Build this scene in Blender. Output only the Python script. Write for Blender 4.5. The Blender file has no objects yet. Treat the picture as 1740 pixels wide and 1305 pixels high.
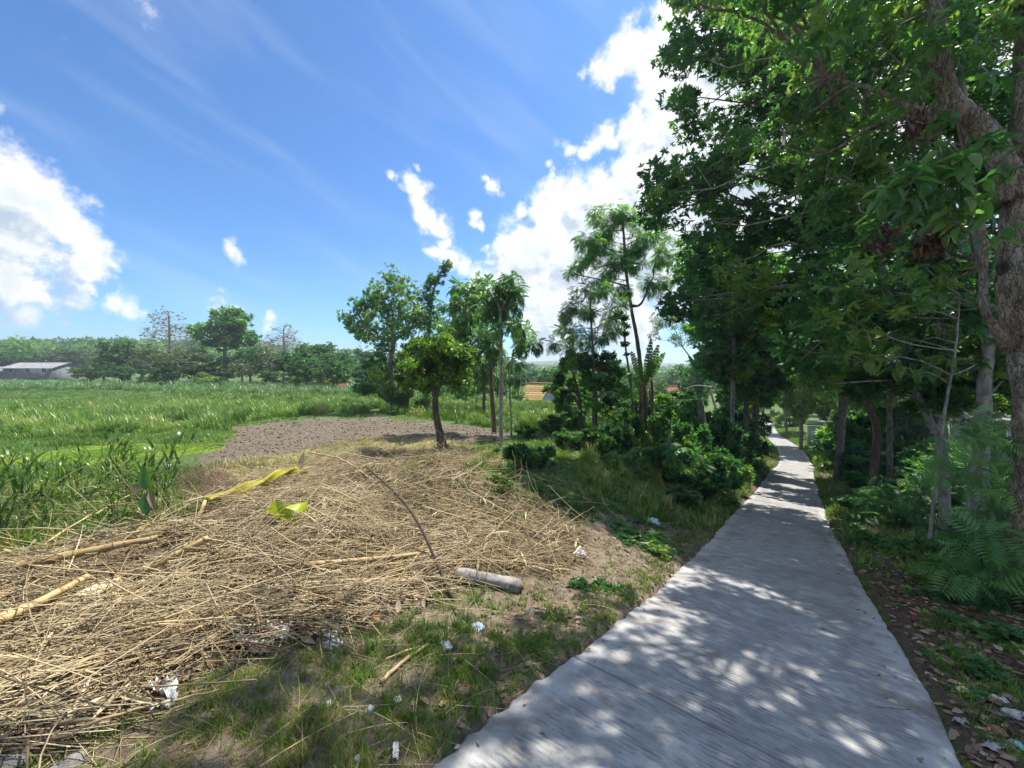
import bpy, math, random
import numpy as np
from mathutils import Vector, Matrix

# ------------------------------------------------------------------ camera, sky, sun, exposure
SC = bpy.context.scene
COL = SC.collection
CAMZ = 1.6
F, CX, CY, HOR = 660.0, 870.0, 652.5, 628.0
PITCH = math.atan((CY - HOR) / F)
cd = bpy.data.cameras.new('camera')
cam = bpy.data.objects.new('camera', cd)
COL.objects.link(cam)
cam.location = (0, 0, CAMZ)
cam.rotation_euler = (math.pi / 2 - PITCH, 0, 0)
cd.sensor_fit = 'HORIZONTAL'
cd.sensor_width = 36.0
cd.lens = F / 1740.0 * 36.0
cd.clip_start = 0.05
cd.clip_end = 8000
SC.camera = cam

SUN_AZ, SUN_EL = math.radians(45), math.radians(62)      # azimuth measured from +Y towards +X
sun_dir = Vector((math.sin(SUN_AZ) * math.cos(SUN_EL), math.cos(SUN_AZ) * math.cos(SUN_EL), math.sin(SUN_EL)))
sl = bpy.data.lights.new('sun', 'SUN')
sl.energy = 3.9
sl.angle = math.radians(0.53)
sl.color = (1.0, 0.945, 0.85)
so = bpy.data.objects.new('sun', sl)
COL.objects.link(so)
so.rotation_euler = (-sun_dir).to_track_quat('-Z', 'Y').to_euler()
so.location = (30, 30, 60)

SC.view_settings.view_transform = 'Standard'
SC.view_settings.look = 'None'
SC.view_settings.gamma = 1.0
SC.view_settings.exposure = 1.22
SC.view_settings.use_curve_mapping = False
SC.render.engine = 'CYCLES'
SC.cycles.use_denoising = True
SC.cycles.max_bounces = 12
SC.cycles.diffuse_bounces = 7
SC.cycles.transmission_bounces = 9
SC.cycles.sample_clamp_indirect = 10.0
SC.cycles.use_adaptive_sampling = True
SC.cycles.adaptive_threshold = 0.015


def ray(px, py):
    """unit-forward ray of the photograph's pixel, as layout aid (x, 1, z)"""
    dx, dy, dz = (px - CX) / F, 1.0, -(py - CY) / F
    c, s = math.cos(-PITCH), math.sin(-PITCH)
    y2, z2 = dy * c - dz * s, dy * s + dz * c
    return np.array([dx / y2, 1.0, z2 / y2])


def P(px, py, Y):
    r = ray(px, py) * Y
    return np.array([r[0], r[1], r[2] + CAMZ])


# ---- world: Nishita sky with clouds set by direction
W = bpy.data.worlds.new('World')
SC.world = W
W.use_nodes = True
nt = W.node_tree
nt.nodes.clear()


class NT:
    def __init__(self, tree):
        self.t = tree

    def n(self, kind, **kw):
        nd = self.t.nodes.new(kind)
        for k, v in kw.items():
            setattr(nd, k, v)
        return nd

    def link(self, a, b):
        self.t.links.new(a, b)

    def put(self, sock, v):
        if hasattr(v, 'is_output'):
            self.link(v, sock)
        else:
            sock.default_value = v

    def math(self, op, a, b=0.0, c=0.0, clamp=False):
        nd = self.n('ShaderNodeMath', operation=op, use_clamp=clamp)
        for i, v in enumerate((a, b, c)):
            self.put(nd.inputs[i], v)
        return nd.outputs[0]

    def vmath(self, op, a, b=(0, 0, 0), c=(0, 0, 0)):
        nd = self.n('ShaderNodeVectorMath', operation=op)
        for i, v in enumerate((a, b, c)):
            if i < len(nd.inputs):
                self.put(nd.inputs[i], v)
        return nd

    def noise(self, vec, scale, detail=4.0, rough=0.55, dist=0.0):
        nd = self.n('ShaderNodeTexNoise')
        if vec is not None:
            self.link(vec, nd.inputs['Vector'])
        nd.inputs['Scale'].default_value = scale
        nd.inputs['Detail'].default_value = detail
        nd.inputs['Roughness'].default_value = rough
        nd.inputs['Distortion'].default_value = dist
        return nd

    def smooth(self, v, lo, hi, a=0.0, b=1.0):
        nd = self.n('ShaderNodeMapRange', interpolation_type='SMOOTHSTEP')
        self.put(nd.inputs['Value'], v)
        nd.inputs['From Min'].default_value = lo
        nd.inputs['From Max'].default_value = hi
        nd.inputs['To Min'].default_value = a
        nd.inputs['To Max'].default_value = b
        return nd.outputs['Result']

    def mix(self, f, a, b, mode='MIX'):
        nd = self.n('ShaderNodeMix', data_type='RGBA', blend_type=mode)
        self.put(nd.inputs[0], f)
        self.put(nd.inputs[6], a if hasattr(a, 'is_output') else (*a, 1.0))
        self.put(nd.inputs[7], b if hasattr(b, 'is_output') else (*b, 1.0))
        return nd.outputs[2]

    def ramp(self, f, stops):
        nd = self.n('ShaderNodeValToRGB')
        e = nd.color_ramp.elements
        while len(e) < len(stops):
            e.new(0.5)
        for el, (p, c) in zip(e, stops):
            el.position = p
            el.color = (*c, 1.0)
        self.put(nd.inputs[0], f)
        return nd.outputs[0]

    def attr(self, name):
        return self.n('ShaderNodeAttribute', attribute_name=name)


CLOUDS = [  # pixel-sized puffs: x, y, radius; each becomes a direction in the sky
    (-20, 300, 75), (20, 335, 70), (75, 365, 62), (115, 400, 52), (150, 430, 42), (178, 445, 20), (60, 430, 62), (-10, 420, 70),
    (-60, 380, 90), (30, 400, 70), (90, 440, 50), (130, 455, 44), (0, 470, 60), (60, 495, 40), (0, 505, 40), (110, 500, 30), (20, 540, 30),  (20, 488, 30), (70, 486, 30), (120, 488, 28), (150, 492, 14), (-30, 490, 34), (400, 433, 17), (195, 514, 20), (222, 522, 18), (245, 528, 12),
    (108, 553, 9), (375, 512, 16), (395, 520, 14), (455, 540, 14), (450, 548, 16), (-4, 190, 14),
    (695, 315, 18), (708, 338, 22), (722, 362, 22), (742, 385, 20), (738, 425, 20), (765, 440, 22), (788, 448, 14), (664, 303, 8), (712, 291, 7), (752, 408, 14),
    (832, 318, 13), (822, 305, 9), (843, 328, 9), (806, 372, 11), (815, 384, 8), (850, 420, 18), (848, 402, 9), (862, 440, 24), (890, 440, 16), (835, 442, 16), (820, 415, 10), (850, 465, 26),
    (888, 350, 14), (915, 355, 26), (945, 345, 30), (985, 340, 34), (1030, 330, 36), (1075, 310, 44), (1110, 270, 48), (1150, 225, 62), (1165, 160, 56),
    (1110, 110, 40), (1075, 95, 34), (1050, 85, 22), (1045, 115, 30), (1018, 120, 20), (1002, 128, 12), (1100, 70, 24), (1080, 215, 30), (1130, 60, 40), (1150, 60, 46), (1190, 30, 44), (1130, 150, 44),
    (948, 240, 13), (962, 252, 15), (990, 250, 17), (1012, 232, 20), (1040, 222, 16), (1055, 240, 14), (925, 285, 10), (970, 280, 9), (968, 300, 7), (935, 300, 8),
    (940, 400, 46), (975, 440, 60), (925, 470, 34), (930, 500, 40), (985, 510, 60), (900, 440, 60), (860, 480, 50), (1000, 380, 60), (940, 540, 60), (830, 520, 34), (1040, 470, 80), (1060, 420, 90), (1160, 400, 130), (1270, 260, 150), (1260, 80, 110), (1060, 540, 60), (960, 555, 40),
    (1400, 120, 150), (1400, 420, 180), (1600, 260, 200),
]
VAULT = [(-300, 200, 90), (-420, 330, 120), (-350, 420, 100), (2000, 300, 160), (2200, 100, 180), (1300, -350, 150), (300, -700, 120)]
ADDED_CLOUDS = [q for q in [(-30, 35, 26), (20, 50, 30), (70, 40, 28), (110, 22, 24), (140, 45, 30), (170, 30, 26), (200, 55, 32), (230, 25, 26), (255, 42, 28), (285, 28, 24), (150, 70, 26), (240, 72, 28), (100, 66, 24), (60, 20, 20), (190, 12, 20), (270, 14, 18), (-60, 60, 20)] if True][::2]   # unseen cumulus added to whiten the ambient light: azimuth from the view's right, elevation, radius in degrees
g = bpy.data.node_groups.new('cloud_cover', 'ShaderNodeTree')
g.interface.new_socket('Vector', in_out='INPUT', socket_type='NodeSocketVector')
g.interface.new_socket('Cover', in_out='OUTPUT', socket_type='NodeSocketFloat')
G_ = NT(g)
gi = G_.n('NodeGroupInput')
go = G_.n('NodeGroupOutput')
acc = None
_puffs = []
for (px, py, pr) in CLOUDS + VAULT:
    d = ray(px, py)
    k = np.linalg.norm(d)
    _puffs.append((d / k, pr * 1.06 / F / k ** 1.45))
for (az_, el_, rd_) in ADDED_CLOUDS:
    a_, e_ = math.radians(-az_), math.radians(el_)
    dv = np.array([math.cos(a_) * math.cos(e_), math.sin(a_) * math.cos(e_), math.sin(e_)])
    if dv[1] < .35:
        _puffs.append((dv, math.radians(rd_) * .62))
for (d, rr) in _puffs:
    dist = G_.vmath('DISTANCE', gi.outputs[0], tuple(d)).outputs['Value']
    v = G_.math('MULTIPLY_ADD', dist, -1.0 / (rr * 1.25), 1.0)
    v = G_.math('MULTIPLY', v, min(1.0, 0.35 + rr * 8))
    acc = v if acc is None else G_.math('SMOOTH_MAX', acc, v, 0.12)
G_.link(acc, go.inputs[0])

w = NT(nt)
tc = w.n('ShaderNodeTexCoord')
dirv = w.vmath('NORMALIZE', tc.outputs['Generated']).outputs[0]
sky = w.n('ShaderNodeTexSky', sky_type='NISHITA')
sky.sun_disc = False
sky.sun_elevation = SUN_EL
sky.sun_rotation = SUN_AZ
sky.altitude = 50
sky.air_density = 1.0
sky.dust_density = 0.6
sky.ozone_density = 2.6
gam = w.n('ShaderNodeGamma')
w.link(w.mix(1.0, sky.outputs[0], (0.105, 0.155, 0.19), 'MULTIPLY'), gam.inputs['Color'])
gam.inputs['Gamma'].default_value = 1.25
skyc = w.mix(1.0, gam.outputs[0], (4.75, 5.2, 5.25), 'MULTIPLY')


def cover(vec):
    warp = w.noise(vec, 9.0, 5.0, 0.6)
    off = w.vmath('MULTIPLY_ADD', warp.outputs['Color'], (0.085, 0.085, 0.085), (-0.0425, -0.0425, -0.0425)).outputs[0]
    v2 = w.vmath('ADD', vec, off).outputs[0]
    gn = w.n('ShaderNodeGroup')
    gn.node_tree = g
    w.link(v2, gn.inputs[0])
    fb = w.noise(vec, 22.0, 9.0, 0.62)
    e = w.math('MULTIPLY_ADD', fb.outputs['Fac'], 1.3, -0.66)
    return w.math('ADD', gn.outputs[0], e)


c1 = cover(dirv)
c2 = cover(w.vmath('ADD', dirv, tuple(sun_dir * 0.045)).outputs[0])
alpha = w.smooth(c1, -0.06, 0.46)
diff = w.math('SUBTRACT', c1, c2)
lit = w.smooth(diff, -0.34, 0.20)
body = w.smooth(c1, 0.25, 0.95)
lit2 = w.math('SUBTRACT', lit, w.math('MULTIPLY', body, 0.46), clamp=True)
ccol = w.ramp(lit2, [(0.0, (2.9, 3.4, 4.0)), (0.45, (4.2, 4.55, 4.9)), (1.0, (6.2, 6.15, 6.05))])
# thin high streaks
sv = w.vmath('MULTIPLY', dirv, (1.2, 1.0, 5.0)).outputs[0]
rot = w.n('ShaderNodeVectorRotate', rotation_type='Y_AXIS')
w.link(dirv, rot.inputs['Vector'])
rot.inputs['Angle'].default_value = math.radians(-28)
sv = w.vmath('MULTIPLY', rot.outputs[0], (1.6, 1.6, 9.0)).outputs[0]
ci = w.noise(sv, 1.7, 6.0, 0.55, 0.4)
cir = w.smooth(ci.outputs['Fac'], 0.42, 0.80, 0.0, 0.17)
base = w.mix(cir, skyc, (3.8, 4.4, 5.0))
final = w.mix(alpha, base, ccol)
bg = w.n('ShaderNodeBackground')
w.link(final, bg.inputs['Color'])
bg.inputs['Strength'].default_value = 0.085
wo = w.n('ShaderNodeOutputWorld')
w.link(bg.outputs[0], wo.inputs['Surface'])
W.cycles.sampling_method = 'MANUAL'
W.cycles.sample_map_resolution = 512

# ------------------------------------------------------------------ helpers
RNG = np.random.default_rng(7)
random.seed(7)


def norm(v):
    v = np.asarray(v, float)
    return v / np.maximum(np.linalg.norm(v, axis=-1, keepdims=True), 1e-9)


class MB:
    """collects faces of any size with a per-vertex tint"""

    def __init__(self):
        self.V, self.T, self.L, self.S = [], [], [], []
        self.nv = 0

    def add(self, V, faces, tint=0.5):
        V = np.asarray(V, np.float32).reshape(-1, 3)
        for Fk in faces:
            Fk = np.asarray(Fk, np.int32)
            self.L.append((Fk + self.nv).ravel())
            self.S.append(np.full(len(Fk), Fk.shape[1], np.int32))
        self.V.append(V)
        self.T.append(np.broadcast_to(np.asarray(tint, np.float32), (len(V),)).copy())
        self.nv += len(V)

    def mesh(self, name, mat=None, smooth=False):
        me = bpy.data.meshes.new(name)
        if not self.V:
            return me
        V = np.concatenate(self.V)
        L = np.concatenate(self.L)
        S = np.concatenate(self.S)
        me.vertices.add(len(V))
        me.vertices.foreach_set('co', V.ravel())
        me.loops.add(len(L))
        me.loops.foreach_set('vertex_index', L)
        me.polygons.add(len(S))
        st = np.zeros(len(S), np.int32)
        st[1:] = np.cumsum(S)[:-1]
        me.polygons.foreach_set('loop_start', st)
        me.polygons.foreach_set('loop_total', S)
        if smooth:
            me.polygons.foreach_set('use_smooth', np.ones(len(S), bool))
        a = me.attributes.new('tint', 'FLOAT', 'POINT')
        a.data.foreach_set('value', np.concatenate(self.T))
        me.update(calc_edges=True)
        if mat:
            me.materials.append(mat)
        return me

    def obj(self, name, mat=None, parent=None, smooth=False, shift=None):
        if shift is not None:
            self.V = [v - np.asarray(shift, np.float32) for v in self.V]
        o = bpy.data.objects.new(name, self.mesh(name, mat, smooth))
        COL.objects.link(o)
        if parent:
            o.parent = parent
        return o


def tag(o, label=None, cat=None, group=None, kind=None):
    if label: o['label'] = label
    if cat: o['category'] = cat
    if group: o['group'] = group
    if kind: o['kind'] = kind
    return o


def thing(name, loc, label, cat, group=None):
    o = bpy.data.objects.new(name, None)
    COL.objects.link(o)
    o.location = tuple(float(v) for v in loc)
    o.empty_display_size = 0.2
    return tag(o, label, cat, group)


def copy_tree(root, loc, rz=0.0, scale=(1, 1, 1), label=None, group=None):
    r = root.copy()
    COL.objects.link(r)
    r.location = tuple(float(v) for v in loc)
    r.rotation_euler = (0, 0, rz)
    r.scale = scale
    if label: r['label'] = label
    if group: r['group'] = group
    for ch in list(root.children):
        c = ch.copy()
        COL.objects.link(c)
        c.parent = r
        for gch in ch.children:
            d = gch.copy()
            COL.objects.link(d)
            d.parent = c
    return r


def spline(pts, n):
    pts = np.asarray(pts, float)
    if len(pts) == 2:
        t = np.linspace(0, 1, n)[:, None]
        return pts[0] * (1 - t) + pts[1] * t
    p = np.vstack([2 * pts[0] - pts[1], pts, 2 * pts[-1] - pts[-2]])
    out = []
    m = len(pts) - 1
    for u in np.linspace(0, m - 1e-6, n):
        i = int(u); f = u - i
        a, b, c, d = p[i], p[i + 1], p[i + 2], p[i + 3]
        out.append(0.5 * ((2 * b) + (-a + c) * f + (2 * a - 5 * b + 4 * c - d) * f * f + (-a + 3 * b - 3 * c + d) * f ** 3))
    return np.array(out)


def tube(mb, pts, rad, sides=8, tint=0.5, rough=0.0, cap=True):
    pts = np.asarray(pts, float)
    n = len(pts)
    rad = np.broadcast_to(np.asarray(rad, float), (n,))
    tg = norm(np.gradient(pts, axis=0))
    ref = np.array([0, 0, 1.0]) if abs(tg[0][2]) < 0.9 else np.array([1.0, 0, 0])
    X = norm(np.cross(ref, tg[0])); rows = []
    for i in range(n):
        X = norm(X - tg[i] * np.dot(X, tg[i]))
        Y = np.cross(tg[i], X)
        a = np.arange(sides) * 2 * math.pi / sides
        r = rad[i] * (1 + (RNG.uniform(-rough, rough, sides) if rough else 0))
        rows.append(pts[i] + (np.cos(a) * r)[:, None] * X + (np.sin(a) * r)[:, None] * Y)
    V = np.vstack(rows)
    i0 = (np.arange(n - 1)[:, None] * sides + np.arange(sides)[None, :]).ravel()
    i1 = (np.arange(n - 1)[:, None] * sides + (np.arange(sides)[None, :] + 1) % sides).ravel()
    Q = np.stack([i0, i1, i1 + sides, i0 + sides], 1)
    faces = [Q]
    if cap:
        faces += [np.arange(sides)[::-1][None, :], (np.arange(sides) + (n - 1) * sides)[None, :]]
    mb.add(V, faces, tint)


def frames(xd, up):
    X = norm(xd)
    up = np.asarray(up, float)
    Z = norm(up - X * np.sum(up * X, 1, keepdims=True) + 1e-6)
    Yv = np.cross(Z, X)
    return X, Yv, Z


def place(mb, templ, pos, xd, up, scale, tint):
    """copies of one template, merged: templ = (verts, face arrays); x along, z normal"""
    tv, tf = templ
    m, k = len(pos), len(tv)
    if m == 0:
        return
    X, Y, Z = frames(xd, up)
    s = np.broadcast_to(np.asarray(scale, float), (m,))[:, None, None]
    V = (tv[None, :, 0:1] * X[:, None, :] + tv[None, :, 1:2] * Y[:, None, :] + tv[None, :, 2:3] * Z[:, None, :]) * s + np.asarray(pos)[:, None, :]
    off = (np.arange(m) * k)
    faces = [(f[None, :, :] + off[:, None, None]).reshape(-1, f.shape[1]) for f in tf]
    mb.add(V.reshape(-1, 3), faces, np.repeat(np.broadcast_to(tint, (m,)), k))


def merge_templ(parts):
    V, Fd, n = [], {}, 0
    for tv, tf in parts:
        for f in tf:
            Fd.setdefault(f.shape[1], []).append(f + n)
        V.append(tv)
        n += len(tv)
    return np.vstack(V), [np.vstack(v) for v in Fd.values()]


def leaf6(L=1.0, Wd=0.4, fold=0.12, droop=0.18):
    v = np.array([[0, 0, 0], [.3, .5 * Wd, fold * .5], [.68, .40 * Wd, fold * .35 - droop * .4], [1, 0, -droop], [.68, -.40 * Wd, fold * .35 - droop * .4], [.3, -.5 * Wd, fold * .5]], float) * L
    return v, [np.array([[0, 3, 2, 1], [0, 5, 4, 3]])]


def rhomb(L=1.0, Wd=0.42, fold=0.1):
    v = np.array([[0, 0, 0], [.5, .5 * Wd, fold], [1, 0, -.08], [.5, -.5 * Wd, fold]], float) * L
    return v, [np.array([[0, 2, 1], [0, 3, 2]])]


def xf(t, pos, xd, up, s=1.0):
    m = MB()
    place(m, t, np.array([pos], float), np.array([xd], float), np.array([up], float), s, 0.5)
    return m.V[0].astype(float), [np.concatenate(m.L)[sum(len(l) for l in m.L[:i]):][:len(l)].reshape(-1, s_[0]) for i, (l, s_) in enumerate(zip(m.L, m.S))]


def rosette(n, leaf, spread=(0.5, 1.3), axis_len=0.5, seed=0):
    r = np.random.default_rng(seed)
    parts = []
    for i in range(n):
        a = r.uniform(*spread)
        ph = i * 2.399 + r.uniform(-.4, .4)
        d = np.array([math.cos(a), math.sin(a) * math.cos(ph), math.sin(a) * math.sin(ph)])
        up = np.array([1.0, 0, 0]) + r.normal(0, .35, 3)
        parts.append(xf(leaf, [axis_len * (i / n - .5), 0, 0], d, up, r.uniform(.75, 1.15)))
    return merge_templ(parts)


def pinnate(pairs, ll, lw, L=1.0, droop=0.35, leaf=None, ang=1.15):
    parts = []
    leaf = leaf or rhomb(1.0, 0.3, 0.05)
    for i in range(pairs):
        t = (i + .6) / pairs
        p = [t * L, 0, -droop * t * t * L]
        sc = ll * (0.55 + 0.9 * math.sin(math.pi * min(1, .12 + t * .85)) * .6)
        for s in (-1, 1):
            parts.append(xf(leaf, p, [math.cos(ang), s * math.sin(ang), -.18 - droop * t], [0.1 * s, 0, 1], sc))
    # rachis as a thin strip
    n = 5
    ts = np.linspace(0, 1, n)
    a = np.stack([ts * L, np.full(n, .006), -droop * ts * ts * L], 1)
    b = a.copy(); b[:, 1] = -.006
    V = np.vstack([a, b])
    Q = np.array([[i, i + 1, n + i + 1, n + i] for i in range(n - 1)])
    parts.append((V, [Q]))
    return merge_templ(parts)


def blade_tuft(n, h, spread, w, segs=3, seed=0, bend=(0.3, 1.1)):
    """grass tuft; z is up"""
    r = np.random.default_rng(seed)
    parts = []
    for i in range(n):
        az = r.uniform(0, 2 * math.pi)
        hh = h * r.uniform(.55, 1.1)
        b = r.uniform(*bend)
        p0 = np.array([r.normal(0, spread), r.normal(0, spread), 0])
        d = np.array([math.cos(az), math.sin(az), 0])
        side = np.array([-d[1], d[0], 0])
        ts = np.linspace(0, 1, segs + 1)
        th = b * ts * 1.25 + r.uniform(.02, .25)
        seg = hh / segs
        p = p0.copy(); ctr = [p0]
        for j in range(segs):
            p = p + seg * (d * math.sin(th[j]) + np.array([0, 0, math.cos(th[j])]))
            ctr.append(p)
        ctr = np.array(ctr)
        wd = w * r.uniform(.6, 1.2) * np.array([.8] + [1.0 - .55 * (j / segs) for j in range(1, segs)] + [0.0])
        V = []
        for j in range(segs):
            V += [ctr[j] - side * wd[j] / 2, ctr[j] + side * wd[j] / 2]
        V.append(ctr[-1])
        Q = np.array([[2 * j, 2 * j + 1, 2 * j + 3, 2 * j + 2] for j in range(segs - 1)]) if segs > 1 else np.zeros((0, 4), int)
        T = np.array([[2 * segs - 2, 2 * segs - 1, 2 * segs]])
        parts.append((np.array(V), [Q, T] if segs > 1 else [T]))
    return merge_templ(parts)


def place_up(mb, templ, pos, scale, tint, tilt=0.12):
    m = len(pos)
    az = RNG.uniform(0, 2 * math.pi, m)
    xd = np.stack([np.cos(az), np.sin(az), RNG.normal(0, tilt, m)], 1)
    up = np.stack([RNG.normal(0, tilt, m), RNG.normal(0, tilt, m), np.ones(m)], 1)
    place(mb, templ, pos, xd, up, scale, tint)


# ------------------------------------------------------------------ materials
def new_mat(name):
    m = bpy.data.materials.new(name)
    m.use_nodes = True
    m.node_tree.nodes.clear()
    t = NT(m.node_tree)
    out = t.n('ShaderNodeOutputMaterial')
    return m, t, out


def leaf_mat(name, stops, trans=0.4, rough=0.36, spec=0.5, yellow=(1.05, 1.25, 0.60), gain=1.0):
    m, t, out = new_mat(name)
    stops = [(p_, tuple(min(.7, v_ * gain) for v_ in c_)) for p_, c_ in stops]
    a = t.attr('tint')
    oi = t.n('ShaderNodeObjectInfo')
    f = t.math('ADD', a.outputs['Fac'], t.math('MULTIPLY_ADD', oi.outputs['Random'], 0.16, -0.08), clamp=True)
    col = t.ramp(f, stops)
    geo = t.n('ShaderNodeNewGeometry')
    n = t.noise(geo.outputs['Position'], 3.0, 3.0)
    col = t.mix(t.smooth(n.outputs['Fac'], .35, .7, 0, .35), col, t.mix(1.0, col, (1.25, 1.1, .8), 'MULTIPLY'))
    p = t.n('ShaderNodeBsdfPrincipled')
    t.link(col, p.inputs['Base Color'])
    p.inputs['Roughness'].default_value = rough
    p.inputs['Specular IOR Level'].default_value = spec
    tr = t.n('ShaderNodeBsdfTranslucent')
    t.link(t.mix(1.0, col, yellow, 'MULTIPLY'), tr.inputs['Color'])
    mx = t.n('ShaderNodeMixShader')
    mx.inputs[0].default_value = trans
    t.link(p.outputs[0], mx.inputs[1])
    t.link(tr.outputs[0], mx.inputs[2])
    t.link(mx.outputs[0], out.inputs[0])
    return m


def simple_mat(name, c1, c2, scale=8.0, rough=0.8, bump=0.3, detail=5.0, stretch=None, metallic=0.0, spec=0.3, tint_amt=0.0):
    m, t, out = new_mat(name)
    tc_ = t.n('ShaderNodeTexCoord')
    v = tc_.outputs['Object']
    if stretch:
        v = t.vmath('MULTIPLY', v, stretch).outputs[0]
    n = t.noise(v, scale, detail, 0.62)
    col = t.mix(t.smooth(n.outputs['Fac'], .3, .7), c1, c2)
    if tint_amt:
        a = t.attr('tint')
        k = t.math('MULTIPLY_ADD', a.outputs['Fac'], tint_amt * 2, 1 - tint_amt)
        cc = t.n('ShaderNodeCombineColor')
        for i in range(3): t.link(k, cc.inputs[i])
        col = t.mix(1.0, col, cc.outputs[0], 'MULTIPLY')
    p = t.n('ShaderNodeBsdfPrincipled')
    t.link(col, p.inputs['Base Color'])
    p.inputs['Roughness'].default_value = rough
    p.inputs['Metallic'].default_value = metallic
    p.inputs['Specular IOR Level'].default_value = spec
    if bump:
        b = t.n('ShaderNodeBump')
        b.inputs['Strength'].default_value = bump
        b.inputs['Distance'].default_value = 0.02
        t.link(n.outputs['Fac'], b.inputs['Height'])
        t.link(b.outputs[0], p.inputs['Normal'])
    t.link(p.outputs[0], out.inputs[0])
    return m


M = {}
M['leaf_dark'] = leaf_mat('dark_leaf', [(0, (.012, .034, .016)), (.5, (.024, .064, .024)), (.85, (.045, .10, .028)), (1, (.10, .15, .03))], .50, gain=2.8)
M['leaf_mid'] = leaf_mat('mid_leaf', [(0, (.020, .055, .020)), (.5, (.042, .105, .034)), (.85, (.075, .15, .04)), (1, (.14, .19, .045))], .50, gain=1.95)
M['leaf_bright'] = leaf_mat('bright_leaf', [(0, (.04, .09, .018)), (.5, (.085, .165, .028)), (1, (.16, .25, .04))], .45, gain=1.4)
M['leaf_feather'] = leaf_mat('feathery_leaf', [(0, (.03, .075, .03)), (.5, (.055, .125, .045)), (1, (.11, .19, .05))], .52, gain=2.3)
M['leaf_olive'] = leaf_mat('olive_leaf', [(0, (.04, .075, .028)), (.5, (.075, .12, .042)), (1, (.13, .16, .055))], .35, gain=1.25)
M['leaf_red'] = leaf_mat('reddish_leaf', [(0, (.13, .09, .07)), (.5, (.20, .14, .10)), (1, (.20, .20, .10))], .35)
M['leaf_yellow'] = leaf_mat('yellow_leaf', [(0, (.20, .19, .03)), (.5, (.42, .38, .04)), (1, (.56, .48, .09))], .35, yellow=(1.1, 1.1, .6))
M['leaf_lime'] = leaf_mat('lime_leaf', [(0, (.26, .38, .02)), (.5, (.40, .52, .03)), (1, (.50, .56, .04))], .4, yellow=(1.1, 1.1, .6))
M['leaf_brown'] = leaf_mat('dead_brown_leaf', [(0, (.06, .028, .016)), (.5, (.12, .055, .032)), (1, (.21, .12, .07))], .25, yellow=(1.2, 1, .7))
M['grass'] = leaf_mat('grass', [(0, (.035, .075, .015)), (.5, (.075, .14, .022)), (.85, (.13, .20, .03)), (1, (.26, .23, .08))], .42, gain=1.25)
M['grass_field'] = leaf_mat('field_grass', [(0, (.05, .10, .022)), (.5, (.10, .18, .04)), (.85, (.16, .235, .06)), (1, (.32, .30, .13))], .42, gain=1.35)
M['grass_blue'] = leaf_mat('bluish_grass', [(0, (.06, .12, .05)), (.5, (.11, .20, .085)), (1, (.17, .26, .12))], .4, gain=1.2)
M['straw'] = leaf_mat('straw', [(0, (.10, .070, .042)), (.22, (.25, .19, .11)), (.55, (.45, .365, .215)), (.82, (.57, .485, .30)), (1, (.68, .61, .43))], .15, rough=.55, spec=.3, yellow=(1, 1, 1))
M['litter'] = leaf_mat('fallen_leaf', [(0, (.05, .026, .018)), (.4, (.15, .085, .055)), (.8, (.28, .20, .135)), (1, (.46, .37, .26))], .12, rough=.6, yellow=(1, 1, 1))
M['bamboo'] = simple_mat('dry_bamboo', (.33, .225, .09), (.52, .39, .19), 9, .55, .4, stretch=(1, 1, 1), tint_amt=.35)
M['cane'] = simple_mat('dry_cane', (.36, .25, .12), (.52, .38, .20), 9, .6, .2, tint_amt=.4)
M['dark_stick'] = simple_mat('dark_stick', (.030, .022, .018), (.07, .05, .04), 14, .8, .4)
M['bark'] = simple_mat('grey_bark', (.10, .085, .065), (.25, .22, .18), 9, .9, .9, stretch=(1, 1, .35))
M['bark_brown'] = simple_mat('brown_bark', (.075, .05, .035), (.17, .12, .085), 10, .9, .9, stretch=(1, 1, .3))
M['bark_pale'] = simple_mat('pale_bark', (.15, .13, .105), (.42, .385, .32), 9, .85, .9, 9, stretch=(1, 1, .4))
m_, t, out = new_mat('flaking_bark')
tc_ = t.n('ShaderNodeTexCoord'); v = t.vmath('MULTIPLY', tc_.outputs['Object'], (1, 1, .30)).outputs[0]
nz = t.noise(v, 7, 10, .68); nf = t.noise(v, 38, 6, .7); nb_ = t.noise(v, 2.2, 4, .6)
vw = t.vmath('MULTIPLY_ADD', nz.outputs['Color'], (.34, .34, .34), v).outputs[0]
vo = t.n('ShaderNodeTexVoronoi', feature='DISTANCE_TO_EDGE'); t.link(vw, vo.inputs['Vector']); vo.inputs['Scale'].default_value = 17
col = t.ramp(nz.outputs['Fac'], [(.30, (.10, .065, .045)), (.45, (.22, .16, .115)), (.58, (.34, .27, .20)), (.72, (.45, .38, .31))])
col = t.mix(t.smooth(nb_.outputs['Fac'], .5, .62, 0, .6), col, (.30, .31, .24))
col = t.mix(t.smooth(nf.outputs['Fac'], .5, .7, 0, .5), col, (.12, .085, .06))
crk = t.smooth(vo.outputs['Distance'], .0, .07, .45, 1.0)
col = t.mix(crk, (.075, .05, .036), col)
p = t.n('ShaderNodeBsdfPrincipled'); t.link(col, p.inputs['Base Color']); p.inputs['Roughness'].default_value = .92; p.inputs['Specular IOR Level'].default_value = .2
b = t.n('ShaderNodeBump'); b.inputs['Strength'].default_value = 1.0; b.inputs['Distance'].default_value = .03
t.link(t.math('ADD', t.math('MULTIPLY', crk, .8), t.math('ADD', nz.outputs['Fac'], t.math('MULTIPLY', nf.outputs['Fac'], .4))), b.inputs['Height']); t.link(b.outputs[0], p.inputs['Normal'])
t.link(p.outputs[0], out.inputs[0])
M['bark_near'] = m_
M['log'] = simple_mat('weathered_log', (.14, .125, .115), (.36, .33, .30), 7, .9, .9, stretch=(1, 1, 1))
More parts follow.
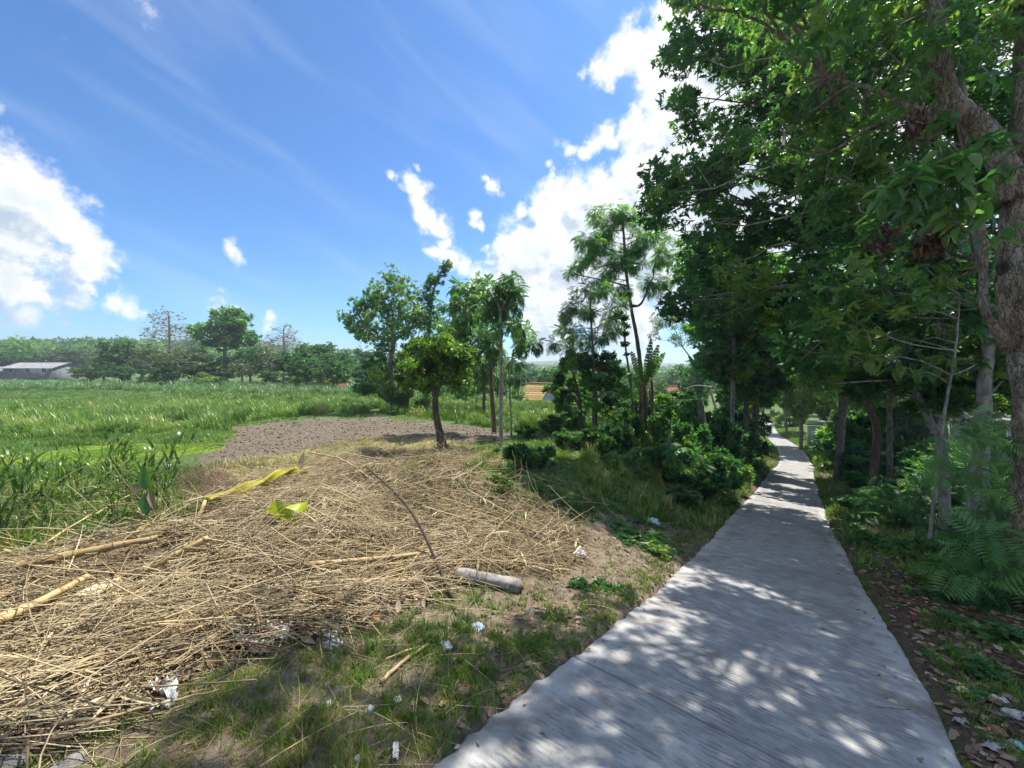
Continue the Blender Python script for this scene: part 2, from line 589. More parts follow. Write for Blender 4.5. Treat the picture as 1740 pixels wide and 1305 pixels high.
M['stone'] = simple_mat('grey_stone', (.10, .095, .09), (.24, .23, .215), 11, .9, .8)
M['wood_cut'] = simple_mat('cut_wood', (.12, .07, .04), (.30, .20, .12), 14, .85, .5)
M['plastic_white'] = simple_mat('white_plastic', (.30, .30, .29), (.68, .68, .67), 11, .45, .4, spec=.5)
M['plastic_grey'] = simple_mat('dirty_plastic', (.42, .42, .41), (.66, .66, .65), 14, .45, .4, spec=.5)
M['plastic_dirty'] = simple_mat('mud_stained_plastic', (.20, .21, .22), (.42, .43, .44), 16, .5, .4)
M['plastic_blue'] = simple_mat('bluish_plastic', (.42, .52, .66), (.66, .74, .82), 12, .4, .3, spec=.5)
M['plastic_cyan'] = simple_mat('cyan_plastic', (.15, .48, .50), (.30, .62, .62), 12, .4, .3, spec=.5)
M['plastic_red'] = simple_mat('red_plastic', (.42, .03, .05), (.56, .10, .12), 12, .4, .3, spec=.5)
M['plastic_maroon'] = simple_mat('maroon_plastic', (.16, .05, .055), (.27, .10, .10), 12, .5, .3)
M['plastic_yellow'] = simple_mat('yellow_plastic', (.62, .50, .04), (.74, .62, .10), 12, .4, .3)
M['orange'] = simple_mat('orange_scrap', (.42, .16, .05), (.52, .26, .10), 12, .6, .3)
M['dark_plastic'] = simple_mat('dark_scrap', (.02, .02, .025), (.05, .05, .055), 12, .5, .3)
M['white_paint'] = simple_mat('white_paint', (.76, .77, .77), (.86, .86, .86), 5, .6, .2)
M['wall_pale'] = simple_mat('pale_wall', (.46, .47, .46), (.62, .62, .60), 1.2, .85, .2)
M['wall_dark'] = simple_mat('grey_wall', (.13, .13, .14), (.22, .22, .22), 1.2, .85, .2)
M['tin'] = simple_mat('weathered_tin', (.36, .33, .31), (.56, .54, .51), .8, .55, .2)
M['tin_blue'] = simple_mat('bluish_tin', (.36, .42, .48), (.52, .58, .62), .8, .55, .2)
M['tile_red'] = simple_mat('red_roof_tile', (.20, .075, .045), (.34, .14, .09), 2.5, .85, .3, tint_amt=.3)
M['tile_yellow'] = simple_mat('ochre_roof_tile', (.50, .33, .12), (.64, .46, .19), 2.5, .8, .3, tint_amt=.3)
M['brick'] = simple_mat('brick', (.26, .13, .085), (.38, .21, .14), 6, .9, .4, tint_amt=.3)
M['glass_dark'] = simple_mat('dark_opening', (.015, .016, .018), (.03, .03, .034), 3, .2, 0)
M['leaf_banana'] = leaf_mat('banana_leaf', [(0, (.05, .11, .03)), (.5, (.10, .19, .05)), (1, (.18, .26, .08))], .4)
M['stem_green'] = simple_mat('green_stem', (.12, .17, .05), (.22, .27, .09), 8, .6, .2)
M['hay_red'] = leaf_mat('reddish_dry_twig', [(0, (.10, .055, .04)), (1, (.30, .19, .14))], .1, rough=.7, yellow=(1, 1, 1))

# ------------------------------------------------------------------ terrain
ROAD = np.array([  # centre line: x, y, z relative to the camera
    (-9.6, -12, .9), (-6.6, -8, 0.1), (-3.4, -4, -.74), (-0.39, 0, -1.68), (1.17, 2.1, -2.23), (2.13, 3.3, -2.55), (2.88, 4.3, -2.81), (3.65, 5.35, -3.06), (5.22, 7.5, -3.54),
    (7.41, 10.6, -4.23), (9.95, 14, -4.92), (12.2, 17, -5.46), (18.16, 25, -6.76), (22.85, 31, -7.73), (27.0, 37, -8.3), (30.9, 43, -8.75),
    (34.8, 50, -9.3), (38.6, 57, -9.85), (44.6, 67, -10.7), (51.6, 78, -11.5), (68.9, 105, -12.9), (88, 130, -14.2), (125, 150, -15.0), (180, 165, -15.5)])
_r = spline(ROAD, 700)
_k = np.ones(9) / 9
for j in range(3):
    pad = np.concatenate([np.full(4, _r[0, j]), _r[:, j], np.full(4, _r[-1, j])])
    _r[:, j] = np.convolve(pad, _k, 'valid')
RD = _r
RD[:, 2] += CAMZ
RT = norm(np.gradient(RD[:, :2], axis=0))
HW = 1.14


def sstep(x, a, b):
    t = np.clip((x - a) / (b - a), 0, 1)
    return t * t * (3 - 2 * t)


def road_frame(x, y):
    x = np.asarray(x, float).ravel(); y = np.asarray(y, float).ravel()
    d = np.empty(len(x)); z = np.empty(len(x))
    for s in range(0, len(x), 20000):
        xs, ys = x[s:s + 20000], y[s:s + 20000]
        dx = xs[:, None] - RD[None, :, 0]; dy = ys[:, None] - RD[None, :, 1]
        i = np.argmin(dx * dx + dy * dy, 1)
        ddx = xs - RD[i, 0]; ddy = ys - RD[i, 1]
        along = ddx * RT[i, 0] + ddy * RT[i, 1]
        lat = ddx * RT[i, 1] - ddy * RT[i, 0]          # positive on the right side
        hyp = np.hypot(ddx, ddy)
        over = (np.abs(along) > 2.0)
        d[s:s + 20000] = np.where(over, np.sign(lat + 1e-9) * hyp, lat)
        i2 = np.clip(i + np.sign(along).astype(int), 0, len(RD) - 1)
        seg = np.maximum(np.hypot(RD[i2, 0] - RD[i, 0], RD[i2, 1] - RD[i, 1]), 1e-6)
        f = np.where(i2 == i, 0, np.clip(np.abs(along) / seg, 0, 1))
        z[s:s + 20000] = RD[i, 2] * (1 - f) + RD[i2, 2] * f
    return d, z


_nr = np.random.default_rng(3)
_nw = [(_nr.normal(0, 1, 2), _nr.uniform(0, 6.28)) for _ in range(40)]


def bump(x, y, wl, n=6, o=0):
    s = 0
    for (k, ph) in _nw[o:o + n]:
        kk = k / np.linalg.norm(k) * (2 * math.pi / wl) * (0.7 + 0.6 * (ph / 6.28))
        s = s + np.sin(kk[0] * x + kk[1] * y + ph)
    return s / math.sqrt(n)


def hills(x, y):
    r = np.hypot(x, y)
    left = sstep(-x / (r + 1e-6), .05, .6)
    h = sstep(r, 150, 420) * (4 + 11 * left) * (1 + .25 * bump(x, y, 260, 5, 20))
    h = h + sstep(r, 500, 1300) * (26 + 10 * bump(x, y, 700, 5, 25))
    return h


def ground_z(x, y):
    shp = np.shape(x)
    x = np.asarray(x, float).ravel(); y = np.asarray(y, float).ravel()
    d, rz = road_frame(x, y)
    zl = np.interp(y, [-30, -6, 0, 3, 6, 10, 16, 25, 60, 150], [1.0, -.7, -1.60, -1.86, -2.15, -2.50, -2.72, -2.9, -3.15, -3.6]) + CAMZ
    zl = zl - 6.5 * sstep(x, -12, 26) * sstep(y, 19, 75)
    ramp_right = np.maximum(d - HW, 0)
    zr = rz + 0.10 * np.minimum(ramp_right, 1.0) + .13 * np.clip(ramp_right - .8, 0, 5) + .05 * np.clip(ramp_right - 6, 0, 12)
    far = sstep(np.hypot(x, y), 90, 200)
    zr = zr * (1 - far) + far * (-9.0)
    dl = np.maximum(-d, 0)
    wl = sstep(dl, HW + .1, HW + 2.6 + .17 * np.clip(y, 0, 120))
    z = np.where(d < 0, rz * (1 - wl) + zl * wl, zr)
    far2 = sstep(np.hypot(x, y), 160, 420)
    z = z * (1 - far2) + far2 * np.where(x > 0, -11.0, -4.0)
    z = z + hills(x, y)
    off = sstep(np.abs(d), HW, HW + .5)
    nr = np.hypot(x, y)
    z = z + off * (0.028 * bump(x, y, 1.1, 7) + 0.045 * bump(x, y, 3.1, 6, 7)) * (1 - sstep(nr, 60, 120))
    # heap of cut stalks lies on a low mound; a soil bank behind it
    z = z + .50 * np.exp(-((x + 1.2) / 2.4) ** 2 - ((y - 6.9) / 1.15) ** 2)
    z = z + .32 * np.exp(-((x + 3.3) / 1.6) ** 2 - ((y - 4.6) / 0.9) ** 2)
    z = z + .07 * np.maximum(0, bump(x, y, .8, 7, 12)) * np.exp(-((x + 2.0) / 2.8) ** 2 - ((y - 5.6) / 2.2) ** 2)
    z = z + .30 * np.exp(-((x + .1) / 0.8) ** 2 - ((y - 10.6) / .7) ** 2)
    on = 1 - sstep(np.abs(d), HW - .08, HW + .06)
    z = z - on * (0.16 + .003 * np.clip(nr, 0, 150))
    return z.reshape(shp)


def gz(x, y):
    return float(ground_z(np.array([x]), np.array([y]))[0])


_TS = np.concatenate([np.geomspace(0.8, 900, 900)])


def G(px, py, lift=0.0):
    """first point where the ray of a pixel meets the ground"""
    r = ray(px, py)
    z = CAMZ + r[2] * _TS - ground_z(r[0] * _TS, _TS) - lift
    i = np.argmax(z < 0)
    if z[i] >= 0:
        i = len(_TS) - 1
    if i == 0:
        t = _TS[0]
    else:
        a, b = _TS[i - 1], _TS[i]
        t = a + (b - a) * z[i - 1] / (z[i - 1] - z[i])
    return np.array([r[0] * t, t, CAMZ + r[2] * t])


def polyw(pts):
    return np.array([G(*p)[:2] for p in pts])


def poly_sd(x, y, poly):
    """signed distance, negative inside"""
    x = np.asarray(x, float); y = np.asarray(y, float)
    d2 = np.full(x.shape, 1e18); ins = np.zeros(x.shape, bool)
    n = len(poly)
    for i in range(n):
        ax, ay = poly[i]; bx, by = poly[(i + 1) % n]
        ex, ey = bx - ax, by - ay
        t = np.clip(((x - ax) * ex + (y - ay) * ey) / (ex * ex + ey * ey + 1e-12), 0, 1)
        d2 = np.minimum(d2, (x - ax - t * ex) ** 2 + (y - ay - t * ey) ** 2)
        c = (ay > y) != (by > y)
        ins ^= c & (x < (bx - ax) * (y - ay) / (by - ay + 1e-12) + ax)
    d = np.sqrt(d2)
    return np.where(ins, -d, d)


def scatter(poly, n, ypow=0.0, margin=0.0):
    """n random ground points inside a ground polygon; density ~ 1/y**ypow"""
    lo, hi = poly.min(0), poly.max(0)
    out = []; got = 0
    while got < n:
        x = RNG.uniform(lo[0], hi[0], n * 3); y = RNG.uniform(lo[1], hi[1], n * 3)
        k = poly_sd(x, y, poly) < -margin
        if ypow:
            k &= RNG.uniform(0, 1, n * 3) < (max(lo[1], .5) / np.maximum(y, .5)) ** ypow
        out.append(np.stack([x[k], y[k]], 1)); got += k.sum()
    p = np.vstack(out)[:n]
    return np.column_stack([p, ground_z(p[:, 0], p[:, 1])])


PX_HEAP = [(-150, 1000), (60, 950), (230, 915), (340, 870), (360, 835), (470, 805), (560, 780), (640, 765), (760, 768), (800, 800), (850, 830), (930, 858), (1000, 905), (995, 955), (930, 985),
           (850, 975), (700, 1000), (620, 1060), (470, 1090), (330, 1130), (230, 1200), (120, 1270), (-150, 1330)]
HEAP = polyw(PX_HEAP)
SOIL = polyw([(300, 748), (400, 724), (520, 711), (640, 707), (760, 718), (870, 735), (860, 748), (760, 748), (690, 744), (600, 753), (500, 768), (420, 786), (320, 801), (350, 772)])
MOSS = polyw([(-60, 776), (150, 757), (260, 752), (385, 751), (375, 768), (220, 786), (60, 800), (-60, 812)])
DRYG = polyw([(330, 802), (420, 778), (540, 757), (690, 741), (800, 758), (860, 775), (800, 795), (640, 790), (540, 800), (420, 825), (330, 840)])

N = 460
u = np.linspace(-1, 1, N)
k_ = math.asinh(3200 / 2.2)
ax = 2.2 * np.sinh(u * k_)
gx, gy = np.meshgrid(ax, ax + 4.0, indexing='ij')
gzv = ground_z(gx.ravel(), gy.ravel())
Vg = np.column_stack([gx.ravel(), gy.ravel(), gzv])
ii = (np.arange(N - 1)[:, None] * N + np.arange(N - 1)[None, :]).ravel()
Qg = np.stack([ii, ii + N, ii + N + 1, ii + 1], 1)
mb = MB(); mb.add(Vg, [Qg])
dg, _ = road_frame(gx.ravel(), gy.ravel())


def soft(poly, wdt):
    return 1 - sstep(poly_sd(gx.ravel(), gy.ravel(), poly), -wdt, wdt)


m_heap = soft(HEAP, .25)
m_soil = soft(SOIL, .9)
m_moss = soft(MOSS, .3)
m_dry = soft(DRYG, .4)
yy = gy.ravel(); xx = gx.ravel()
m_verge = np.clip(sstep(xx * .8 - yy * .6 + 9, 4.5, 8.0) * (1 - sstep(yy, 9, 14)), 0, 1) * (dg < 0)      # brown soil beside the road
m_lit = (dg > 0) * sstep(dg, HW - .3, HW + .4) * (1 - sstep(dg, 14, 26)) * (1 - sstep(yy, 26, 34)) + (dg <= 0) * (1 - sstep(-dg, HW + 1.2, HW + 3.0)) * sstep(yy, 7, 10) * (1 - sstep(yy, 34, 42)) * (-dg < HW + 1.3)
gm, t, out = new_mat('ground_soil_and_grass')
geo = t.n('ShaderNodeNewGeometry')
pos = geo.outputs['Position']
n1 = t.noise(pos, 1.3, 8, .65)
n2 = t.noise(pos, 9.0, 9, .75)
n3 = t.noise(pos, 45.0, 4, .65)
nb = t.noise(pos, .09, 4, .6)


def mask(name, amt=.9):
    a = t.attr(name)
    return t.smooth(t.math('ADD', a.outputs['Fac'], t.math('MULTIPLY_ADD', n1.outputs['Fac'], amt, -amt / 2)), .38, .62)


grassc = t.mix(t.smooth(n2.outputs['Fac'], .3, .7), (.035, .065, .018), (.14, .165, .05))
grassc = t.mix(t.smooth(nb.outputs['Fac'], .42, .6), grassc, t.mix(n2.outputs['Fac'], (.055, .12, .035), (.11, .19, .06)))
brown = t.mix(t.smooth(n2.outputs['Fac'], .25, .75), (.12, .09, .065), (.29, .23, .17))
col = t.mix(mask('verge'), grassc, brown)
lit_c = t.mix(t.smooth(n3.outputs['Fac'], .3, .7), (.05, .036, .027), (.17, .125, .09))
col = t.mix(mask('litter'), col, lit_c)
dry_c = t.mix(t.smooth(n3.outputs['Fac'], .3, .7), (.17, .15, .06), (.33, .28, .13))
col = t.mix(mask('dry'), col, dry_c)
soil_c = t.mix(t.smooth(n2.outputs['Fac'], .3, .7), (.085, .066, .05), (.21, .17, .13))
col = t.mix(mask('soil'), col, soil_c)
moss_c = t.mix(t.smooth(n2.outputs['Fac'], .25, .75), (.105, .18, .015), (.21, .28, .03))
col = t.mix(mask('moss', .6), col, moss_c)
heap_c = t.mix(t.smooth(n3.outputs['Fac'], .3, .7), (.055, .042, .026), (.20, .155, .085))
col = t.mix(mask('heap', .5), col, heap_c)
bs = t.n('ShaderNodeBsdfPrincipled')
t.link(col, bs.inputs['Base Color'])
bs.inputs['Roughness'].default_value = .95
bs.inputs['Specular IOR Level'].default_value = .15
hsum = t.math('ADD', t.math('MULTIPLY', n2.outputs['Fac'], 1.0), t.math('MULTIPLY', n3.outputs['Fac'], .5))
bp = t.n('ShaderNodeBump'); bp.inputs['Strength'].default_value = .9; bp.inputs['Distance'].default_value = .05
t.link(hsum, bp.inputs['Height']); t.link(bp.outputs[0], bs.inputs['Normal'])
t.link(bs.outputs[0], out.inputs[0])
gme = mb.mesh('ground', gm, True)
for nm, arr in (('heap', m_heap), ('soil', m_soil), ('moss', m_moss), ('dry', m_dry), ('verge', m_verge), ('litter', np.clip(m_lit, 0, 1))):
    a = gme.attributes.new(nm, 'FLOAT', 'POINT')
    a.data.foreach_set('value', arr.astype(np.float32))
go_ = bpy.data.objects.new('ground', gme); COL.objects.link(go_)
tag(go_, kind='structure')

# ------------------------------------------------------------------ concrete road
cm, t, out = new_mat('grooved_concrete')
sa, da = t.attr('along').outputs['Fac'], t.attr('across').outputs['Fac']
geo = t.n('ShaderNodeNewGeometry'); pos = geo.outputs['Position']
cv = t.n('ShaderNodeCombineXYZ'); t.link(sa, cv.inputs[0]); t.link(t.math('MULTIPLY', da, .3), cv.inputs[1])
str_n = t.noise(cv.outputs[0], 16, 5, .7)
big = t.noise(pos, .9, 6, .65)
mid = t.noise(pos, 6, 6, .65)
fine = t.noise(pos, 90, 4, .7)
wob = t.noise(pos, 2.2, 3, .5)
ph = t.math('MULTIPLY_ADD', sa, 2 * math.pi / .042, t.math('MULTIPLY', wob.outputs['Fac'], 16.0))
gr = t.smooth(t.math('SINE', ph), .05, .9)
patch = t.smooth(t.math('ADD', t.math('MULTIPLY', big.outputs['Fac'], .6), t.math('MULTIPLY', str_n.outputs['Fac'], .5)), .50, .72)
edge = t.smooth(t.math('ABSOLUTE', t.math('ADD', da, t.math('MULTIPLY_ADD', mid.outputs['Fac'], .3, -.15))), .90, 1.04)
gm_ = t.math('MULTIPLY', t.math('MULTIPLY', gr, patch), t.math('SUBTRACT', 1.0, edge))
c = t.mix(t.smooth(mid.outputs['Fac'], .3, .72), (.27, .266, .26), (.43, .425, .415))
c = t.mix(t.smooth(str_n.outputs['Fac'], .38, .68, 0, .6), c, (.20, .197, .193))
c = t.mix(t.smooth(fine.outputs['Fac'], .45, .75, 0, .35), c, (.24, .235, .23))
c = t.mix(t.math('MULTIPLY', gm_, .68), c, (.135, .132, .128))
c = t.mix(t.math('MULTIPLY', edge, .55), c, (.46, .455, .44))
jl = t.math('ABSOLUTE', t.math('SUBTRACT', t.math('MODULO', t.math('ADD', sa, t.math('MULTIPLY', mid.outputs['Fac'], .05)), 5.2), 2.6))
c = t.mix(t.smooth(jl, .008, .02, .6, 0), c, (.11, .105, .10))
dirt = t.noise(pos, 1.6, 7, .7)
c = t.mix(t.math('MULTIPLY', t.smooth(dirt.outputs['Fac'], .47, .70), t.smooth(t.math('ABSOLUTE', da), .4, 1.12, .2, .9)), c, (.17, .14, .11))
st_ = t.noise(pos, .55, 5, .6, 1.2)
c = t.mix(t.smooth(st_.outputs['Fac'], .5, .68, 0, .45), c, (.17, .165, .165))
bs = t.n('ShaderNodeBsdfPrincipled'); t.link(c, bs.inputs['Base Color'])
bs.inputs['Roughness'].default_value = .85; bs.inputs['Specular IOR Level'].default_value = .25
hh = t.math('ADD', t.math('MULTIPLY', gm_, -1.0), t.math('ADD', t.math('MULTIPLY', fine.outputs['Fac'], .5), t.math('MULTIPLY', mid.outputs['Fac'], .8)))
bp = t.n('ShaderNodeBump'); bp.inputs['Strength'].default_value = .8; bp.inputs['Distance'].default_value = .013
t.link(hh, bp.inputs['Height']); t.link(bp.outputs[0], bs.inputs['Normal'])
t.link(bs.outputs[0], out.inputs[0])
s_len = np.concatenate([[0], np.cumsum(np.linalg.norm(np.diff(RD, axis=0), axis=1))])
ss = [2.0]
while ss[-1] < s_len[-1] - 1:
    x_ = np.interp(ss[-1], s_len, RD[:, 1]); ss.append(ss[-1] + (.07 if -2 < x_ < 14 else .4))
ss = np.array(ss)
Rp = np.stack([np.interp(ss, s_len, RD[:, j]) for j in range(3)], 1)
Rt = np.stack([np.interp(ss, s_len, RT[:, j]) for j in range(2)], 1)
acr = np.array([-1.0, -.985, -.94, -.85, -.6, -.3, 0, .3, .6, .85, .94, .985, 1.0])
na = len(acr); rows = []; A1 = []; A2 = []
for i in range(len(ss)):
    jl_ = .012 * math.sin(ss[i] * 1.1) + .014 * math.sin(ss[i] * 3.1 + 1) + .008 * math.sin(ss[i] * 13.1) + .010 * math.sin(ss[i] * 29.0 + 2) * math.sin(ss[i] * 2.3) + RNG.normal(0, .007)
    jr_ = .03 * math.sin(ss[i] * .9 + 2) + .008 * math.sin(ss[i] * 5.1) + RNG.normal(0, .005)
    for q, a in enumerate(acr):
        wv = HW * a + (jl_ if a < -.9 else 0) + (jr_ if a > .9 else 0)
        zz = Rp[i, 2] - (.012 if abs(a) > .99 else 0) - .015 * a * a + RNG.normal(0, .0012)
        rows.append((Rp[i, 0] + Rt[i, 1] * wv, Rp[i, 1] - Rt[i, 0] * wv, zz)); A1.append(ss[i]); A2.append(wv)
    for a in (-1, 1):
        wv = HW * a + (jl_ if a < 0 else jr_)
        rows.append((Rp[i, 0] + Rt[i, 1] * wv, Rp[i, 1] - Rt[i, 0] * wv, Rp[i, 2] - .55)); A1.append(ss[i]); A2.append(wv)
nr_ = na + 2
Q = []
for i in range(len(ss) - 1):
    b0, b1 = i * nr_, (i + 1) * nr_
    for q in range(na - 1):
        Q.append((b0 + q, b0 + q + 1, b1 + q + 1, b1 + q))
    Q.append((b0 + na, b0, b1, b1 + na)); Q.append((b0 + na - 1, b0 + na + 1, b1 + na + 1, b1 + na - 1))
mb = MB(); mb.add(np.array(rows), [np.array(Q)])
rme = mb.mesh('road', cm, True)
for nm, arr in (('along', A1), ('across', A2)):
    a = rme.attributes.new(nm, 'FLOAT', 'POINT'); a.data.foreach_set('value', np.array(arr, np.float32))
ro = bpy.data.objects.new('road', rme); COL.objects.link(ro); tag(ro, kind='structure')

# ------------------------------------------------------------------ leaf templates
LF = leaf6(1, .40)
T_ROS = [rosette(7, leaf6(1, .38), (.5, 1.35), .5, s) for s in range(3)]
T_ROSW = [rosette(6, leaf6(1, .5), (.5, 1.4), .5, s) for s in range(3)]
T_FAR = [rosette(6, rhomb(1, .5), (.4, 1.5), .6, s) for s in range(3)]
T_MAH = [pinnate(5, .42, .3, 1.0, .45, leaf6(1, .40), 1.0), pinnate(6, .40, .3, 1.0, .6, leaf6(1, .38), 1.0)]
T_FEA = [pinnate(9, .42, .1, 1.0, .4, rhomb(1, .20, .03), 1.2), pinnate(8, .45, .1, 1.0, .25, rhomb(1, .20, .03), 1.2)]


def crown_mesh(mb, clumps, templs, size, dens, droop=.35, tint=(.2, .8), squash=.85, shell=.5):
    """leaf sprays through the volume of every clump (x, y, z, r)"""
    per = [[] for _ in templs]
    for (cx, cy, cz, r) in clumps:
        n = max(4, int(dens * r * r))
        nsub = max(2, int(3 + r * 3))
        sub = RNG.normal(0, 1, (nsub, 3)); sub = norm(sub) * r * RNG.uniform(.25, .8, (nsub, 1))
        sr = r * RNG.uniform(.35, .6, nsub)
        k = RNG.integers(0, nsub, n)
        v = norm(RNG.normal(0, 1, (n, 3)))
        rad = RNG.uniform(shell ** 2, 1, n) ** .5
        p = sub[k] + v * (rad * sr[k])[:, None]
        p[:, 2] *= squash
        ct = RNG.uniform(*tint)
        tn = np.clip(ct + RNG.normal(0, .16, n) + RNG.normal(0, .12, nsub)[k], 0, 1)
        outw = norm(p + v * r * .5)
        d = norm(outw + RNG.normal(0, .55, (n, 3)) + np.array([0, 0, -droop]))
        up = np.array([0, 0, 1.0]) + outw * .35 + RNG.normal(0, .35, (n, 3))
        p = p + np.array([cx, cy, cz])
        ti = RNG.integers(0, len(templs), n)
        for j in range(len(templs)):
            s = ti == j
            place(mb, templs[j], p[s], d[s], up[s], size * RNG.uniform(.7, 1.25, s.sum()), tn[s])


def limb(mb, a, b, r0, r1, n=7, sag=.0, wob=.06, sides=6):
    a, b = np.asarray(a, float), np.asarray(b, float)
    L = np.linalg.norm(b - a)
    m1 = a + (b - a) * .4 + RNG.normal(0, wob * L, 3) + np.array([0, 0, sag * L])
    m2 = a + (b - a) * .75 + RNG.normal(0, wob * L, 3) + np.array([0, 0, sag * L * .6])
    tube(mb, spline([a, m1, m2, b], n), np.linspace(r0, r1, n), sides, .5, 0, False)


def gnarl(mb, i0, sp, rr, sides, amt):
    V = mb.V[-1].reshape(len(sp), sides, 3).astype(float)
    th = np.arange(sides) * 2 * math.pi / sides; L_ = np.concatenate([[0], np.cumsum(np.linalg.norm(np.diff(sp, axis=0), axis=1))])
    k = np.zeros((len(sp), sides))
    for _ in range(9):
        k += amt * .45 * np.sin(RNG.integers(1, 6) * th[None, :] + RNG.uniform(2, 16) * L_[:, None] + RNG.uniform(0, 6.28))
    for _ in range(7):
        a, b = RNG.uniform(0, L_[-1]), RNG.uniform(0, 6.28)
        k += amt * 3.0 * np.exp(-((L_[:, None] - a) / .09) ** 2 - ((np.angle(np.exp(1j * (th[None, :] - b)))) / .5) ** 2)
    mb.V[-1] = (sp[:, None, :] + (V - sp[:, None, :]) * (1 + k)[:, :, None]).reshape(-1, 3).astype(np.float32)


def make_tree(name, label, cat, trunks, clumps, leaf, bark, templs, size, dens, group=None, droop=.35, tint=(.2, .8), twigs=3, squash=.85, split_limbs=False, limb_r=.35, extra_leaf=None, shell=.5):
    """trunks: list of (points in world, r0, r1); clumps in world"""
    base = np.array(trunks[0][0][0], float)
    root = thing(name, base, label, cat, group)
    mb = MB(); paths = []
    for (pts, r0, r1) in trunks:
        big = r0 > .1 and bark.name in ('flaking_bark', 'pale_bark', 'brown_bark', 'grey_bark')
        n = max(8, int(len(pts) * (14 if big else 5)))
        sp = spline(pts, n)
        sp[1:-1] += RNG.normal(0, r0 * (.012 if big else .035), (n - 2, 3))
        rr = np.linspace(r0, r1, n) * (1 + .05 * np.sin(np.linspace(0, 1, n) * 17 + base[0]) + RNG.normal(0, .012, n)); rr *= 1 + .45 * np.exp(-np.arange(n) / n * len(pts) / .35)
        tube(mb, sp, rr, 22 if big else 10, .5, .02 if big else .05)
        if big: gnarl(mb, 0, sp, rr, 22, .055)
        paths.append((sp, rr))
    mb.obj('trunk', bark, root, True, base)
    allp = np.vstack([p for p, _ in paths]); allr = np.concatenate([r for _, r in paths])
    minz = base[2] + .25 * (allp[:, 2].max() - base[2])
    mbl = MB()
    for (cx, cy, cz, r) in clumps:
        c = np.array([cx, cy, cz])
        cost = np.linalg.norm(allp - c, axis=1) + np.where(allp[:, 2] > cz - .15 * np.hypot(allp[:, 0] - cx, allp[:, 1] - cy), 3.0, 0) + np.where(allp[:, 2] < minz, 4, 0)
        i = int(np.argmin(cost))
        r0 = max(.012, min(allr[i] * .7, limb_r * .09 * (.5 + np.linalg.norm(allp[i] - c) * .25)))
        tgt = mbl if not split_limbs else MB()
        limb(tgt, allp[i], c, r0, r0 * .4, 7, .05)
        for _ in range(twigs):
            e = c + norm(RNG.normal(0, 1, 3)) * r * .8
            limb(tgt, c + (allp[i] - c) * RNG.uniform(0, .3), e, r0 * .4, r0 * .12, 4, .03, sides=4)
        if split_limbs:
            tgt.obj('branch', bark, root, True, base)
    if not split_limbs and clumps:
        tag(mbl.obj('branches', bark, root, True, base), kind='stuff')
    if leaf:
        mc = MB()
        crown_mesh(mc, clumps, templs, size, dens, droop, tint, squash, shell)
        mc.obj('crown', leaf, root, False, base)
    return root


def clumps_px(poly, n, yr, rr, seed=0, zmin=None, keep=None):
    """clump centres whose view falls in a picture outline, at depths yr"""
    r = np.random.default_rng(seed)
    poly = np.array(poly, float); lo, hi = poly.min(0), poly.max(0); out = []
    while len(out) < n:
        px, py = r.uniform(lo[0], hi[0]), r.uniform(lo[1], hi[1])
        if poly_sd(np.array([px]), np.array([py]), poly)[0] > 0:
            continue
        Y = r.uniform(*yr)
        p = P(px, py, Y)
        if zmin is not None and p[2] < gz(p[0], p[1]) + zmin:
            continue
        out.append((*p, r.uniform(*rr)))
    return out

# ------------------------------------------------------------------ houses
def box(mb, c, s, rz=0.0, tint=.5):
    c = np.array(c, float); h = np.array(s, float) / 2
    v = np.array([[x, y, z] for x in (-1, 1) for y in (-1, 1) for z in (-1, 1)], float) * h
    if rz:
        cc, s_ = math.cos(rz), math.sin(rz)
        v = np.column_stack([v[:, 0] * cc - v[:, 1] * s_, v[:, 0] * s_ + v[:, 1] * cc, v[:, 2]])
    mb.add(v + c, [np.array([[0, 1, 3, 2], [4, 6, 7, 5], [0, 4, 5, 1], [2, 3, 7, 6], [0, 2, 6, 4], [1, 5, 7, 3]])], tint)


